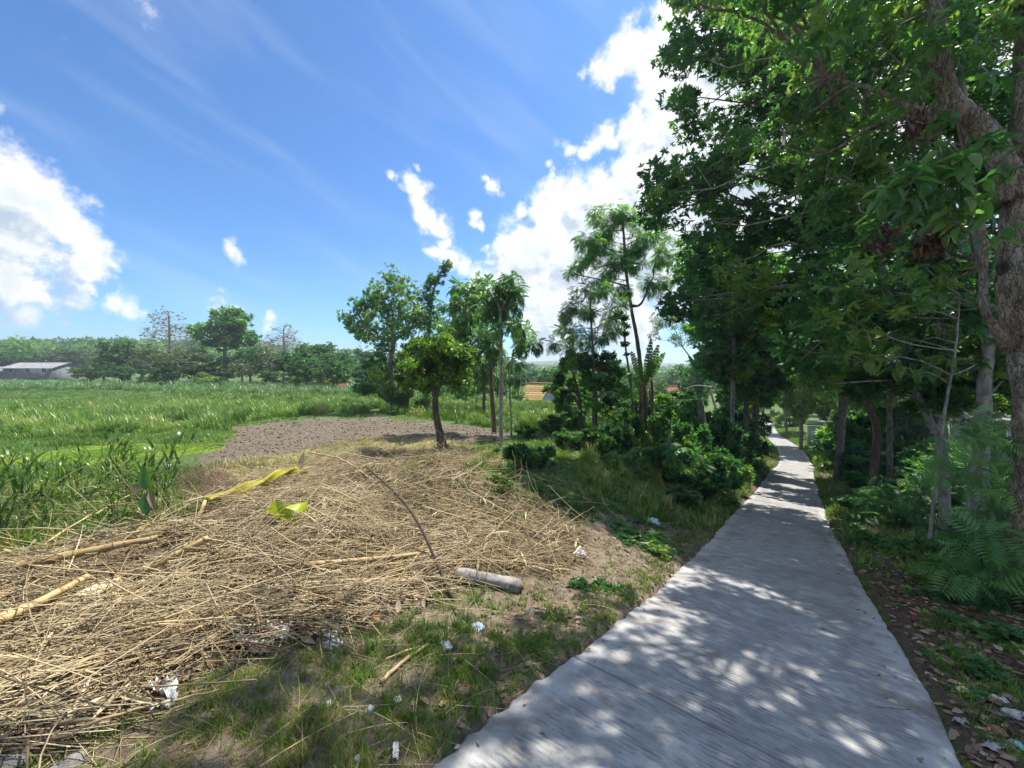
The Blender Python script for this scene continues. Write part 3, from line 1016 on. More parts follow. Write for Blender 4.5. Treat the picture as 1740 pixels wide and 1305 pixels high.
def gable_house(name, loc, rz, w_, d_, hw_, hr, wall, roof, label, cat='house', over=.5, tiles=8, windows=2):
    root = thing(name, loc, label, cat)
    root.rotation_euler = (0, 0, rz)
    m = MB()
    x, y = w_ / 2, d_ / 2
    v = np.array([[-x, -y, -1.5], [x, -y, -1.5], [x, y, -1.5], [-x, y, -1.5], [-x, -y, hw_], [x, -y, hw_], [x, y, hw_], [-x, y, hw_], [-x, 0, hw_ + hr], [x, 0, hw_ + hr]])
    m.add(v, [np.array([[0, 1, 5, 4], [2, 3, 7, 6]]), np.array([[4, 5, 9, 8], [6, 7, 8, 9]]), np.array([[1, 2, 6, 9, 5], [3, 0, 4, 8, 7]])])
    m.obj('wall', wall, root)
    sl_ = hr / y
    for s in (-1, 1):
        rm = MB()
        rows = tiles
        for i in range(rows):           # overlapping courses, each with its own lower edge
            t0, t1 = i / rows, (i + 1.12) / rows
            y0, y1 = s * (y + over) * t0, s * (y + over) * t1
            z0 = hw_ + hr + .06 - abs(y0) * sl_; z1 = hw_ + hr + .11 - abs(y1) * sl_
            vv = np.array([[-x - over, y0, z0], [x + over, y0, z0], [x + over, y1, z1], [-x - over, y1, z1], [-x - over, y1, z1 - .07], [x + over, y1, z1 - .07]])
            rm.add(vv, [np.array([[0, 1, 2, 3], [3, 2, 5, 4]])], RNG.uniform(.2, .8))
        rm.obj('roof', roof, root)
    rd = MB(); box(rd, (0, 0, hw_ + hr + .12), (w_ + 2 * over, .35, .14)); rd.obj('ridge', roof, root)
    for i in range(windows):
        wx = -x + w_ * (i + .5) / windows
        fm = MB(); box(fm, (wx, -y - .02, hw_ * .55), (1.25, .10, 1.25)); fo = fm.obj('window', M['white_paint'], root)
        pm = MB()
        box(pm, (wx - .29, -y - .075, hw_ * .55), (.5, .02, 1.05)); box(pm, (wx + .29, -y - .075, hw_ * .55), (.5, .02, 1.05))
        pm.obj('pane', M['glass_dark'], fo)
    fb_ = MB(); box(fb_, (0, -y - over + .02, hw_ - over * sl_ - .02), (w_ + 2 * over - .04, .06, .2)); fb_.obj('fascia', M['white_paint'], root)
    return root


def at_base(px, Y):
    p = P(px, 600, Y); p[2] = gz(p[0], p[1]); return p


def roof_house(px, rtop, Y, wpx, wall, roof, label, rz=0.0, hr=1.3, d_=6, hw_=2.6, **kw):
    p = at_base(px, Y); top = P(px, rtop, Y)[2]
    w_ = wpx / F * Y - 1.0
    p[2] = top - hw_ - hr - .1
    return gable_house(kw.pop('name', 'house'), p, rz, w_, d_, hw_, hr, wall, roof, label, **kw)


roof_house(76, 616, 118, 82, M['wall_dark'], M['tin'], 'long low barn with a pale weathered tin roof beyond the field', rz=.05, hr=1.5, d_=9, hw_=1.7, name='barn', cat='barn', windows=3)
roof_house(8, 623, 116, 36, M['wall_dark'], M['tin_blue'], 'small shed with a bluish metal roof next to the long barn', rz=.1, hr=1.0, d_=5, hw_=1.6, name='shed', cat='shed', windows=1)
roof_house(568, 648, 62, 50, M['brick'], M['tile_red'], 'brown tiled house roof showing above the tall field grass', rz=.15, hr=1.3, windows=1)
roof_house(917, 651, 52, 46, M['wall_pale'], M['tile_yellow'], 'small pale house with a sunlit ochre yellow roof', rz=-.55, hr=1.7, d_=5, hw_=1.9, windows=2)
roof_house(1130, 657, 66, 64, M['wall_pale'], M['tile_red'], 'red tiled house down in the valley behind the banana plant', rz=.5, hr=1.6, d_=7, hw_=2.6, windows=2)
p = at_base(1702, 24); roof_house(1712, 668, 24, 150, M['wall_pale'], M['tin'], 'pale house glimpsed between the trunks on the wooded bank', rz=-.6, hr=1.2, d_=4, hw_=2.6, windows=2)

# white plank gate by the road, with its brick pillar
pg = G(1393, 757)
root = thing('plank_gate', pg, 'white painted plank gate standing beside the sunlit bend of the road', 'gate')
root.rotation_euler = (0, 0, -.45)
gw = 36 / F * pg[1]; gh = 36 / F * pg[1]
for i in range(6):
    m = MB(); box(m, (-gw / 2 + gw * (i + .5) / 6, RNG.normal(0, .01), gh * .46), (gw / 6 - .03, .05, gh * .92 + RNG.normal(0, .03)), 0); m.obj('plank', M['white_paint'], root)
for z in (.25, .75):
    m = MB(); box(m, (0, .05, gh * z), (gw, .05, .12)); m.obj('rail', M['white_paint'], root)
m = MB(); box(m, (0, 0, gh * .98), (gw * 1.1, .3, .1)); m.obj('top_beam', M['dark_stick'], root)
m = MB(); box(m, (0, 0, gh * 1.10), (gw * .95, .06, gh * .16)); m.obj('top_board', M['white_paint'], root)
pb = pg + np.array([gw * .62, -.25, 0])
root = thing('brick_pillar', pb, 'rough brick pillar at the side of the white plank gate', 'pillar')
nbk = 0
for r_ in range(11):
    for q in range(2):
        m = MB(); o_ = .1 if r_ % 2 else 0
        box(m, ((q - .5) * .30 + RNG.normal(0, .008), RNG.normal(0, .012) + o_ * .2, .08 + r_ * .165), (.285, .42 + RNG.normal(0, .02), .15), 0, RNG.uniform(0, 1)); m.obj('brick', M['brick'], root)
m = MB(); box(m, (0, 0, .9), (.50, .34, 1.85)); m.obj('mortar_core', M['wall_dark'], root)

# ------------------------------------------------------------------ far trees
def template_tree(name, h, cr, nclump, leaf, bark, templs, size, dens, seed, trunk_h=.35, flat=.8, lean=0.1, tint=(.2, .8), twigs=2, r_clump=(.22, .36), low=0.0):
    r = np.random.default_rng(seed)
    cl = []
    c0 = trunk_h * h
    for i in range(nclump):
        v = norm(r.normal(0, 1, 3)) * r.uniform(.35, .85) ** .6
        z = c0 + (h - c0) * (.5 + .45 * v[2]) - low * h * r.uniform(0, 1)
        wd = cr * (1 - .25 * abs(v[2]))
        cl.append((v[0] * wd * .75, v[1] * wd * .75, z, cr * r.uniform(*r_clump)))
    tr = [([(0, 0, -.6), (lean * .3, .05, h * .25), (lean, -.1, h * .55), (lean * .6, 0, h * .85)], h * .025, h * .006)]
    return make_tree(name, None, None, tr, cl, leaf, bark, templs, size, dens, tint=tint, twigs=twigs)


FT = {}
FT['round'] = template_tree('round_tree', 10, 4.2, 30, M['leaf_dark'], M['bark'], T_FAR, .42, 26, 11, .30, tint=(.35, .95))
FT['bushy'] = template_tree('bushy_tree', 8, 4.0, 26, M['leaf_mid'], M['bark'], T_FAR, .40, 22, 12, .12, tint=(.1, .7), low=.1)
FT['olive'] = template_tree('loose_tree', 9, 3.8, 26, M['leaf_olive'], M['bark_pale'], T_FAR, .34, 15, 13, .15, tint=(.2, .8), twigs=4)
FT['dark'] = template_tree('dark_tree', 10, 3.8, 26, M['leaf_dark'], M['bark'], T_FAR, .40, 22, 14, .15, tint=(.1, .7), low=.05)
FT['bare'] = template_tree('bare_tree', 11, 3.9, 60, M['leaf_red'], M['bark_pale'], T_FAR, .17, 6.0, 15, .22, tint=(.2, .9), twigs=8, r_clump=(.16, .30))
FT['feather'] = template_tree('feathery_tree', 11, 4.2, 18, M['leaf_feather'], M['bark'], T_FEA, .9, 12, 16, .4, tint=(.2, .8))
FT['bright'] = template_tree('bright_bush', 6, 3.2, 18, M['leaf_bright'], M['bark'], T_FAR, .38, 22, 17, .08, tint=(.3, .9), low=.1)
SZ = {'round': (10.6, 3.9), 'bushy': (8.6, 3.9), 'olive': (9.6, 3.6), 'dark': (10.6, 3.6), 'bare': (11.8, 3.7), 'feather': (12, 4.2), 'bright': (6.5, 3.0)}
used_t = set()
ADJ = {'round': 'tree', 'bushy': 'tree', 'olive': 'tree', 'dark': 'tree', 'bare': 'tree', 'feather': 'tree', 'bright': 'bush'}
GEN = {'round': ('dark round-crowned tree along the far edge of the field', 'round trees beyond the field'),
       'bushy': ('mid green bushy tree in the tree line beyond the field', 'bushy trees beyond the field'),
       'olive': ('olive green loose tree in the tree line beyond the field', 'olive trees beyond the field'),
       'dark': ('dark green tall tree in the tree line beyond the field', 'dark trees beyond the field'),
       'bare': ('nearly leafless pale twiggy tree rising from the tree line', 'bare trees beyond the field'),
       'feather': ('feathery open tree in the tree line beyond the field', 'feathery trees beyond the field'),
       'bright': ('bright green rounded bush at the foot of the tree line', 'bright bushes beyond the field')}


def far_tree(kind, px, top, wpx, Y, label=None, rz=None, basez=None):
    h0, r0 = SZ[kind]
    p = at_base(px, Y)
    if basez is not None: p[2] = basez
    H = P(px, top, Y)[2] - p[2]
    sx = wpx / F * Y / (2 * r0); sz = H / h0
    rz = RNG.uniform(0, 6.28) if rz is None else rz
    lab, grp = GEN[kind]
    root = FT[kind]
    if kind not in used_t:
        used_t.add(kind)
        root.location = tuple(p); root.rotation_euler = (0, 0, rz); root.scale = (sx, sx, sz)
        root['label'] = label or lab; root['category'] = ADJ[kind]
        if label is None: root['group'] = grp
        r = root
    else:
        r = copy_tree(root, p, rz, (sx, sx, sz), label or lab, grp if label is None else None)
        r['category'] = ADJ[kind]
        if label is not None and 'group' in r: del r['group']
    return r


far_tree('round', 381, 511, 120, 82, 'large dark round-crowned tree standing tallest above the far tree line')
far_tree('bare', 290, 512, 105, 84, 'nearly leafless tree with reddish twigs beside the tall round tree')
far_tree('bare', 482, 540, 90, 80, 'pale nearly leafless tree on the other side of the round tree')
far_tree('dark', 205, 566, 82, 92, 'dark spreading tree with a broken crown behind the bright bush')
far_tree('bright', 152, 612, 72, 88, 'bright green bush beside the long barn beyond the field')
for a in [('bushy', -10, 590, 90, 130), ('bushy', 35, 580, 70, 140), ('feather', 40, 570, 46, 128), ('olive', 95, 590, 80, 150), ('olive', 150, 588, 90, 155), 
          ('dark', 240, 585, 90, 95), ('dark', 175, 600, 60, 100), ('olive', 255, 585, 80, 78), ('olive', 300, 590, 100, 72), ('bushy', 335, 600, 80, 76), ('dark', 375, 600, 70, 80), ('olive', 330, 580, 70, 86),
          ('bushy', 425, 580, 80, 74), ('olive', 455, 588, 80, 70), ('bushy', 500, 590, 80, 72), ('bushy', 540, 574, 110, 68), ('bright', 505, 622, 60, 64), ('bushy', 575, 590, 70, 66), ('dark', 590, 600, 50, 75),
          ('dark', 615, 585, 60, 90), ('olive', 410, 610, 70, 66), ('bright', 560, 628, 60, 62), ('dark', 620, 610, 60, 50), ('bushy', 700, 600, 70, 45), ('dark', 760, 600, 70, 48), ('bushy', 810, 605, 70, 52),
          ('bushy', 860, 612, 60, 64), ('olive', 880, 625, 50, 75), ('dark', 950, 612, 70, 66), ('bushy', 985, 605, 70, 64), ('bushy', 1035, 612, 70, 70), ('bright', 1085, 640, 60, 48), ('bushy', 1150, 622, 60, 110), ('dark', 1165, 635, 60, 85),
          ('bushy', 1130, 633, 60, 130), ('olive', 1110, 628, 50, 140), ('bushy', 1190, 622, 70, 95), ('dark', 905, 622, 50, 90), ('bushy', 845, 640, 50, 44), ('bright', 880, 655, 46, 42), ('bushy', -70, 585, 100, 120), ('dark', -150, 570, 110, 110),
          ('bright', 350, 630, 60, 66), ('bushy', 640, 610, 80, 40), ('bushy', 735, 622, 70, 38), ('bright', 790, 640, 60, 34), ('bushy', 835, 618, 70, 46), ('bright', 640, 660, 50, 33), ('bushy', 935, 620, 60, 58), ('bushy', 1070, 620, 70, 44), ('bushy', 1120, 640, 60, 50), ('bushy', 1060, 640, 60, 36), ('bright', 960, 655, 50, 36), ('bushy', 1180, 600, 70, 50), ('bushy', 1000, 628, 70, 42), ('bushy', 565, 605, 80, 56), ('bushy', 520, 600, 80, 58), ('bushy', 280, 618, 70, 70), ('bushy', 1300, 640, 60, 112), ('bushy', 1400, 640, 60, 52), ('bright', 1440, 660, 60, 46), ('bright', 1365, 668, 44, 62), ('bushy', 1345, 655, 44, 78), ('bushy', 1425, 630, 70, 62), ('bright', 1335, 655, 50, 105), ('bushy', 1370, 640, 60, 100), ('dark', 1410, 630, 70, 95), ('bushy', 1330, 622, 70, 140), ('bushy', 1390, 620, 70, 130), ('bright', 1290, 665, 40, 100), ('bushy', 205, 618, 60, 82), ('bright', 250, 632, 46, 72), ('dark', 460, 625, 60, 68)]:
    far_tree(*a)
# far wooded slopes read as one mass
for (rng_r, rng_a, n, hgt, nm) in [((235, 440), (-62, -8), 900, 9, 'hillside_woods'), ((170, 900), (-10, 62), 1500, 10, 'valley_woods')]:
    m = MB()
    az = np.radians(RNG.uniform(*rng_a, n)); rr = np.sqrt(RNG.uniform(rng_r[0] ** 2, rng_r[1] ** 2, n))
    x_, y_ = np.sin(az) * rr, np.cos(az) * rr
    z_ = ground_z(x_, y_)
    k = 46
    s_ = hgt * RNG.uniform(.6, 1.25, n)
    v = norm(RNG.normal(0, 1, (n, k, 3))) * RNG.uniform(.5, 1, (n, k, 1))
    pp = np.stack([x_, y_, z_ + s_ * .5], 1)[:, None, :] + v * np.stack([s_ * .55, s_ * .55, s_ * .5], 1)[:, None, :]
    tn = np.clip(RNG.uniform(.05, .95, (n, 1)) + RNG.normal(0, .1, (n, k)), 0, 1)
    place(m, T_FAR[0], pp.reshape(-1, 3), norm(v.reshape(-1, 3) + RNG.normal(0, .5, (n * k, 3))), np.array([0, 0, 1.0]) + v.reshape(-1, 3), np.repeat(s_ * .20, k), tn.ravel())
    tag(m.obj(nm, M['leaf_mid']), kind='stuff')

# ------------------------------------------------------------------ middle-distance trees beside the field
def pxp(lst, Y):
    return [P(a, b, Y) for a, b in lst]


def rooted(px, row, up, Y=None):
    """trunk path: from the ground at a pixel, up through pixels at that depth"""
    b = G(px, row); Y = b[1]
    return [b - np.array([0, 0, .25]), b + np.array([0, 0, .02])] + pxp(up, Y), Y


def cpx(lst, Y, dy=.8, sc=1.0):
    """clumps from (px, py, r_px)"""
    return [(*P(a, b, Y + RNG.uniform(-dy, dy)), c / F * Y * sc) for a, b, c in lst]


# small crooked tree with a bright crown
tr, Y = rooted(752, 764, [(746, 730), (740, 700), (741, 672), (749, 645), (752, 615)])
print('crooked tree depth', Y)
make_tree('small_tree', 'small crooked tree with a dark trunk and bright green crown beside the field', 'tree', [(tr, 8.5 / F * Y, 2.2 / F * Y), ([tr[4], P(725, 640, Y), P(705, 620, Y)], 5 / F * Y, 2 / F * Y)],
          cpx([(705, 632, 22), (735, 600, 28), (765, 595, 26), (780, 622, 22), (745, 625, 28), (715, 612, 24), (755, 575, 18), (690, 640, 14), (790, 600, 14), (730, 645, 16), (770, 645, 14), (700, 600, 16), (695, 620, 20), (725, 585, 20), (785, 610, 18), (765, 630, 20), (740, 590, 22), (680, 605, 10), (800, 625, 10), (715, 580, 12), (765, 565, 10), (690, 655, 10), (805, 595, 8), (745, 560, 10), (720, 660, 12), (780, 655, 10), (735, 625, 24), (750, 610, 22), (715, 635, 20), (768, 612, 20), (700, 618, 18), (785, 640, 16), (728, 655, 16), (755, 590, 20)], Y, .9, 1.08),
          M['leaf_bright'], M['bark_brown'], T_ROS + T_MAH[:1], .14, 560, tint=(.1, .9), shell=.2)
# open teak-like tree
tr, Y = rooted(668, 697, [(668, 660), (664, 620), (668, 580), (660, 540), (650, 500)])
print('open tree depth', Y)
make_tree('open_tree', 'tall sparse tree with thin open branches behind the small crooked tree', 'tree', [(tr, 7 / F * Y, 1.6 / F * Y), ([tr[4], P(690, 560, Y), P(705, 520, Y)], 3.5 / F * Y, 1.5 / F * Y), ([tr[4], P(635, 570, Y), P(605, 530, Y)], 3 / F * Y, 1.2 / F * Y)],
          cpx([(650, 475, 16), (630, 495, 16), (605, 520, 16), (600, 555, 16), (640, 530, 18), (670, 505, 18), (690, 500, 16), (705, 525, 18), (680, 545, 20), (650, 560, 18), (620, 575, 14), (700, 560, 18), (715, 545, 16), (675, 480, 12), (660, 590, 16), (592, 540, 10), (720, 505, 12), (625, 545, 14), (640, 505, 16), (665, 530, 16), (700, 540, 16), (610, 560, 14)], Y, 1.3, 1.75),
          M['leaf_mid'], M['bark_pale'], T_FAR, .21, 62, tint=(.5, 1.0), twigs=9, shell=.05)
# dark evergreen behind
tr, Y = rooted(690, 700, [(690, 670), (688, 640), (690, 610)])
make_tree('evergreen_tree', 'dense dark green low tree filling the gap under the sparse tree', 'tree', [(tr, 6 / F * Y, 3 / F * Y)],
          cpx([(650, 640, 28), (680, 620, 28), (660, 670, 22), (700, 655, 26), (720, 680, 20), (640, 615, 22), (680, 680, 20), (625, 660, 20), (700, 600, 20)], Y, 1.2), M['leaf_dark'], M['bark_brown'], T_ROS, .22, 240, tint=(.3, .9))
# slim tree with a sprig on top
tr, Y = rooted(728, 700, [(726, 640), (728, 580), (732, 530), (738, 490), (752, 458)])
make_tree('slim_tree', 'slim tree whose small top sprig stands above the neighbouring crowns', 'tree', [(tr, 4 / F * Y, 1.2 / F * Y)],
          cpx([(750, 458, 13), (735, 470, 12), (725, 485, 12), (742, 485, 11), (762, 452, 8), (730, 510, 14), (720, 545, 16), (738, 540, 14), (728, 580, 18)], Y, .5, 1.35), M['leaf_mid'], M['bark'], T_ROS, .17, 130, tint=(.3, .8), twigs=3)
# group of young mahogany trees
for (bx, brow, up, rpx, r1px, cl, lab, bark, leafm) in [
    (852, 758, [(851, 700), (852, 640), (851, 580), (850, 530)], 4.6, 2.2, [(850, 500, 22), (870, 490, 20), (830, 497, 18), (880, 515, 18), (858, 525, 22), (840, 535, 20), (875, 545, 16), (855, 560, 14), (828, 520, 16), (868, 470, 10)],
     'young tree with a straight pale trunk and light green top', 'bark_pale', 'leaf_mid'),
    (840, 736, [(838, 700), (835, 660), (832, 600), (826, 550)], 4.8, 2.2, [(800, 505, 22), (780, 530, 22), (815, 540, 24), (790, 560, 22), (825, 570, 22), (800, 590, 20), (770, 550, 18), (845, 590, 18), (810, 490, 14), (765, 520, 14), (780, 495, 14)],
     'young tree with a reddish trunk and dense dark crown', 'bark_brown', 'leaf_dark'),
    (869, 742, [(868, 700), (866, 650), (872, 600), (885, 580)], 2.2, 1.2, [(893, 575, 16), (905, 580, 11), (880, 590, 14), (868, 615, 14), (885, 560, 12), (872, 640, 12)],
     'thin sapling with a small drooping crown beside the pale trunk', 'bark_pale', 'leaf_mid'),
    (823, 702, [(822, 680), (823, 650), (815, 610)], 3.0, 2.0, [(800, 620, 20), (780, 600, 20), (820, 640, 18), (785, 645, 18), (760, 620, 16), (840, 640, 14), (770, 660, 14), (830, 615, 16)],
     'short shadowy tree standing behind the reddish young trunk', 'bark_brown', 'leaf_dark')]:
    tr, Y = rooted(bx, brow, up)
    print('mahogany', Y)
    make_tree('young_tree', lab, 'tree', [(tr, rpx / F * Y, r1px / F * Y)], cpx(cl, Y, .8, 1.5), M[leafm if leafm != 'leaf_dark' else 'leaf_mid'], M[bark], T_MAH, .30, 190, tint=(.3, .9), droop=.5, twigs=3)
# bushy dark pair of trees
for (bx, brow, up, cl, lab) in [
    (1013, 737, [(1012, 700), (1012, 660), (1008, 630)], [(1005, 620, 24), (1030, 625, 22), (1045, 650, 20), (1020, 655, 24), (1050, 625, 16), (1000, 645, 20), (1040, 680, 18), (1015, 690, 16), (1060, 665, 16), (1030, 605, 14)], 'dense dark bushy tree on a thin straight trunk, near the banana plant'),
    (984, 731, [(986, 700), (984, 670), (975, 640)], [(970, 620, 22), (950, 640, 20), (975, 650, 22), (955, 670, 20), (985, 675, 20), (945, 690, 16), (970, 695, 18), (990, 615, 18), (938, 660, 14), (965, 605, 12)], 'dense dark bushy tree beside the small ochre roofed house')]:
    tr, Y = rooted(bx, brow, up)
    print('bushy', Y)
    make_tree('bushy_tree', lab, 'tree', [(tr, 4 / F * Y, 2 / F * Y)], cpx(cl, Y, .8), M['leaf_dark'], M['bark_brown'], T_ROS, .17, 330, tint=(.3, .95))
# tall feathery leucaenas
tr, Y = rooted(1096, 735, [(1093, 690), (1090, 640), (1083, 580), (1072, 520), (1064, 460), (1060, 400), (1056, 370)])
print('leucaena', Y)
make_tree('feathery_tree', 'tall slender feathery tree leaning over the banana plant', 'tree', [(tr, 4.5 / F * Y, 1.6 / F * Y), ([tr[5], P(1090, 515, Y), P(1110, 470, Y)], 2.4 / F * Y, 1.2 / F * Y)],
          cpx([(1045, 365, 22), (1070, 372, 22), (1020, 385, 20), (1000, 405, 18), (985, 445, 16), (1010, 430, 20), (1040, 410, 24), (1075, 410, 24), (1100, 400, 20), (1050, 450, 22), (1085, 450, 22), (1120, 440, 20), (970, 465, 12), (1110, 480, 18), (1060, 490, 16), (1030, 470, 16), (1130, 410, 16), (1130, 475, 14), (1015, 365, 12)], Y, 1.0, 1.4),
          M['leaf_feather'], M['bark'], T_FEA, .30, 230, tint=(.1, .7), droop=.6, twigs=4, shell=.2)
tr, Y = rooted(1009, 735, [(1009, 690), (1008, 640), (1007, 590), (1004, 540), (1003, 500)])
make_tree('feathery_tree', 'shorter feathery tree rising out of the dark bushy trees', 'tree', [(tr, 3.6 / F * Y, 1.4 / F * Y)],
          cpx([(1000, 495, 18), (1025, 500, 18), (980, 525, 18), (955, 530, 16), (1005, 530, 20), (1035, 545, 20), (960, 565, 18), (985, 570, 20), (1015, 575, 18), (945, 585, 12), (975, 600, 14), (1040, 575, 14), (1010, 480, 12), (1050, 520, 14)], Y, 1.0, 1.4),
          M['leaf_feather'], M['bark'], T_FEA, .30, 230, tint=(.1, .65), droop=.55, twigs=3, shell=.2)
# yellowish feathery shrub in front of the road trees
tr, Y = rooted(1228, 730, [(1215, 690), (1205, 660), (1190, 630), (1160, 590)])
make_tree('feathery_shrub', 'yellow green feathery shrub arching out over the bank of the road', 'shrub', [(tr, 2.6 / F * Y, 1.0 / F * Y)],
          cpx([(1120, 550, 18), (1145, 545, 20), (1165, 560, 18), (1110, 570, 12), (1180, 580, 18), (1150, 575, 16), (1195, 600, 16), (1180, 555, 14), (1215, 590, 14), (1130, 530, 12), (1205, 620, 18), (1190, 640, 16), (1225, 610, 14), (1240, 600, 14)], Y, .8),
          M['leaf_bright'], M['bark_pale'], T_FEA, .28, 190, tint=(.3, .9), twigs=5, shell=.1)
# bare branching shrub
tr, Y = rooted(1238, 742, [(1228, 690), (1215, 660), (1210, 640)])
mb = MB(); b0 = tr[0]
root = thing('bare_shrub', tr[1], 'bare branching shrub with pale twigs in front of the road trees', 'shrub')
sp = spline(tr, 14); tube(mb, sp, np.linspace(3.0 / F * Y, 1.8 / F * Y, 14), 6); top = tr[-1]
mb.obj('trunk', M['bark_pale'], root, True, tr[1]); mb = MB()
for (a, b, m1) in [((1210, 640), (1196, 590), (1200, 615)), ((1210, 640), (1225, 575), (1205, 600)), ((1212, 645), (1216, 645), (1224, 628)), ((1210, 640), (1182, 565), (1195, 600)), ((1208, 620), (1240, 570), (1226, 592)), ((1203, 610), (1216, 555), (1206, 580)),
                   ((1215, 660), (1160, 662), (1185, 655)), ((1215, 660), (1262, 650), (1240, 660)), ((1212, 630), (1200, 560), (1204, 595)), ((1195, 600), (1172, 575), (1184, 590)), ((1220, 600), (1250, 585), (1236, 588))]:
    tube(mb, spline([P(*a, Y), P(*m1, Y - .2), P(*b, Y + RNG.uniform(-.4, .4))], 8), np.linspace(1.5, .5, 8) / F * Y, 5)
mb.obj('branches', M['bark_pale'], root, True, tr[1])

# banana plant
bp_ = G(1097, 742); Y = bp_[1]
root = thing('banana_plant', bp_, 'ragged banana plant with brown hanging old leaves among the bushes', 'banana plant')
for (dx, top, lean) in [(-6, 655, -.05), (8, 645, .05), (0, 635, .0)]:
    m = MB(); a = bp_ + np.array([dx / F * Y, 0, -.1]); b = P(1097 + dx * 1.3, top, Y)
    tube(m, spline([a, (a + b) / 2 + np.array([lean, 0, 0]), b], 9), np.linspace(3.6, 2.2, 9) / F * Y, 10, .5, .04); m.obj('stem', M['bark_brown'], root, True, bp_)


def banana_leaf(Lr, Wr, seg=14, torn=.25, droop=.7):
    m = MB(); r = RNG
    ts = np.linspace(0, 1, seg + 1)
    for s in (-1, 1):
        for i in range(seg):
            t0, t1 = ts[i], ts[i + 1] - (torn / seg * r.uniform(.1, .9))
            def pt(t, side, dz):
                wq = Wr * math.sin(math.pi * min(1, .10 + .9 * t)) ** .6
                return np.array([t * Lr, side * wq, -droop * t * t * Lr + dz - side * side * 0])
            dz = r.uniform(-.25, .1) * Wr
            m.add(np.array([pt(t0, 0, 0), pt(t1, 0, 0), pt(t1, s, dz), pt(t0, s, dz)]), [np.array([[0, 1, 2, 3]])], r.uniform(.2, .8))
    tube(m, [(0, 0, 0), (Lr * .5, 0, -droop * .25 * Lr), (Lr, 0, -droop * Lr)], [.02 * Lr, .012 * Lr, .004 * Lr], 5, .9)
    return m


for (px, py, tx, ty, wpx, dr, dead) in [(1094, 650, 1068, 598, 8, .25, 0), (1100, 650, 1116, 585, 10, .1, 0), (1098, 645, 1104, 575, 8, .1, 0), (1104, 640, 1122, 600, 8, .5, 0), (1090, 660, 1072, 640, 7, .5, 0), (1092, 668, 1084, 712, 2.4, .1, 1), (1104, 655, 1110, 705, 2.6, .1, 1), (1098, 655, 1102, 715, 2.2, .1, 1), (1090, 650, 1088, 690, 2.2, .1, 1)]:
    a, b = P(px, py, Y - .15), P(tx, ty, Y - .15 + RNG.uniform(-.4, .4))
    L_ = np.linalg.norm(b - a)
    lm = banana_leaf(L_, wpx / F * Y, droop=dr * .5)
    o = lm.obj('leaf', M['litter'] if dead else M['leaf_banana'], root)
    X = norm(b - a); Zr = norm(np.cross(X, norm(np.array([1.0, .4, .3])))); Yv = np.cross(Zr, X)
    o.matrix_local = Matrix(((X[0], Yv[0], Zr[0], a[0] - bp_[0]), (X[1], Yv[1], Zr[1], a[1] - bp_[1]), (X[2], Yv[2], Zr[2], a[2] - bp_[2]), (0, 0, 0, 1)))
# vine-draped dead snag next to it
tr, Y = rooted(1078, 738, [(1076, 690), (1070, 640), (1063, 590), (1060, 545)])
make_tree('vine_snag', 'narrow dead snag draped in hanging vines beside the banana plant', 'tree', [(tr, 2.6 / F * Y, 1.4 / F * Y)],
          cpx([(1060, 535, 9), (1064, 550, 8), (1063, 566, 8), (1062, 582, 7), (1052, 530, 8), (1045, 538, 7), (1066, 600, 5)], Y, .15), M['leaf_mid'], M['bark'], T_ROS, .16, 600, tint=(.1, .5), droop=1.2, twigs=2)
# old stump trunks on the bank
for (bx, brow, up, rp, lab) in [(1198, 798, [(1196, 760), (1193, 715), (1190, 682)], 8, 'pale dead broken trunk standing on the bank left of the road'), (1142, 800, [(1140, 770), (1136, 748)], 6, 'short weathered stump half hidden in bushes on the bank')]:
    tr, Y = rooted(bx, brow, up); m = MB()
    root = thing('dead_trunk', tr[1], lab, 'dead trunk')
    sp = spline(tr, 16); tube(m, sp, np.linspace(rp * 1.2, rp * .55, 16) / F * Y, 12, .5, .12); m.obj('trunk', M['bark'], root, True, tr[1])
    m = MB(); c = sp[-1]
    for i in range(5):
        a = RNG.uniform(0, 6.28); q = c + np.array([math.cos(a), math.sin(a), 0]) * rp * .4 / F * Y
        tube(m, [q - (0, 0, .1), q + np.array([0, 0, RNG.uniform(.08, .3)])], [.04, .008], 5)
    m.obj('splinters', M['bark'], root, False, tr[1])

# ------------------------------------------------------------------ trees over the road
R_RIGHT = 'trees crowding the right side of the road'
WALL_L = [(1122, 60), (1140, 0), (1190, -120), (1420, -160), (1420, 560), (1330, 560), (1260, 520), (1180, 505), (1130, 480), (1105, 430), (1088, 370), (1088, 325), (1130, 300), (1172, 262), (1178, 205), (1130, 150)]
WALL_R = [(1380, -160), (1760, -200), (1960, 100), (1960, 600), (1620, 590), (1480, 600), (1380, 560)]
LOW_R = [(1330, 560), (1420, 520), (1620, 560), (1800, 560), (1800, 700), (1560, 690), (1460, 700), (1410, 690), (1360, 640)]


def assign(clumps, tops):
    out = [[] for _ in tops]
    for c in clumps:
        d = [np.hypot(c[0] - t[0], c[1] - t[1]) + RNG.uniform(0, 1.5) for t in tops]
        out[int(np.argmin(d))].append(c)
    return out


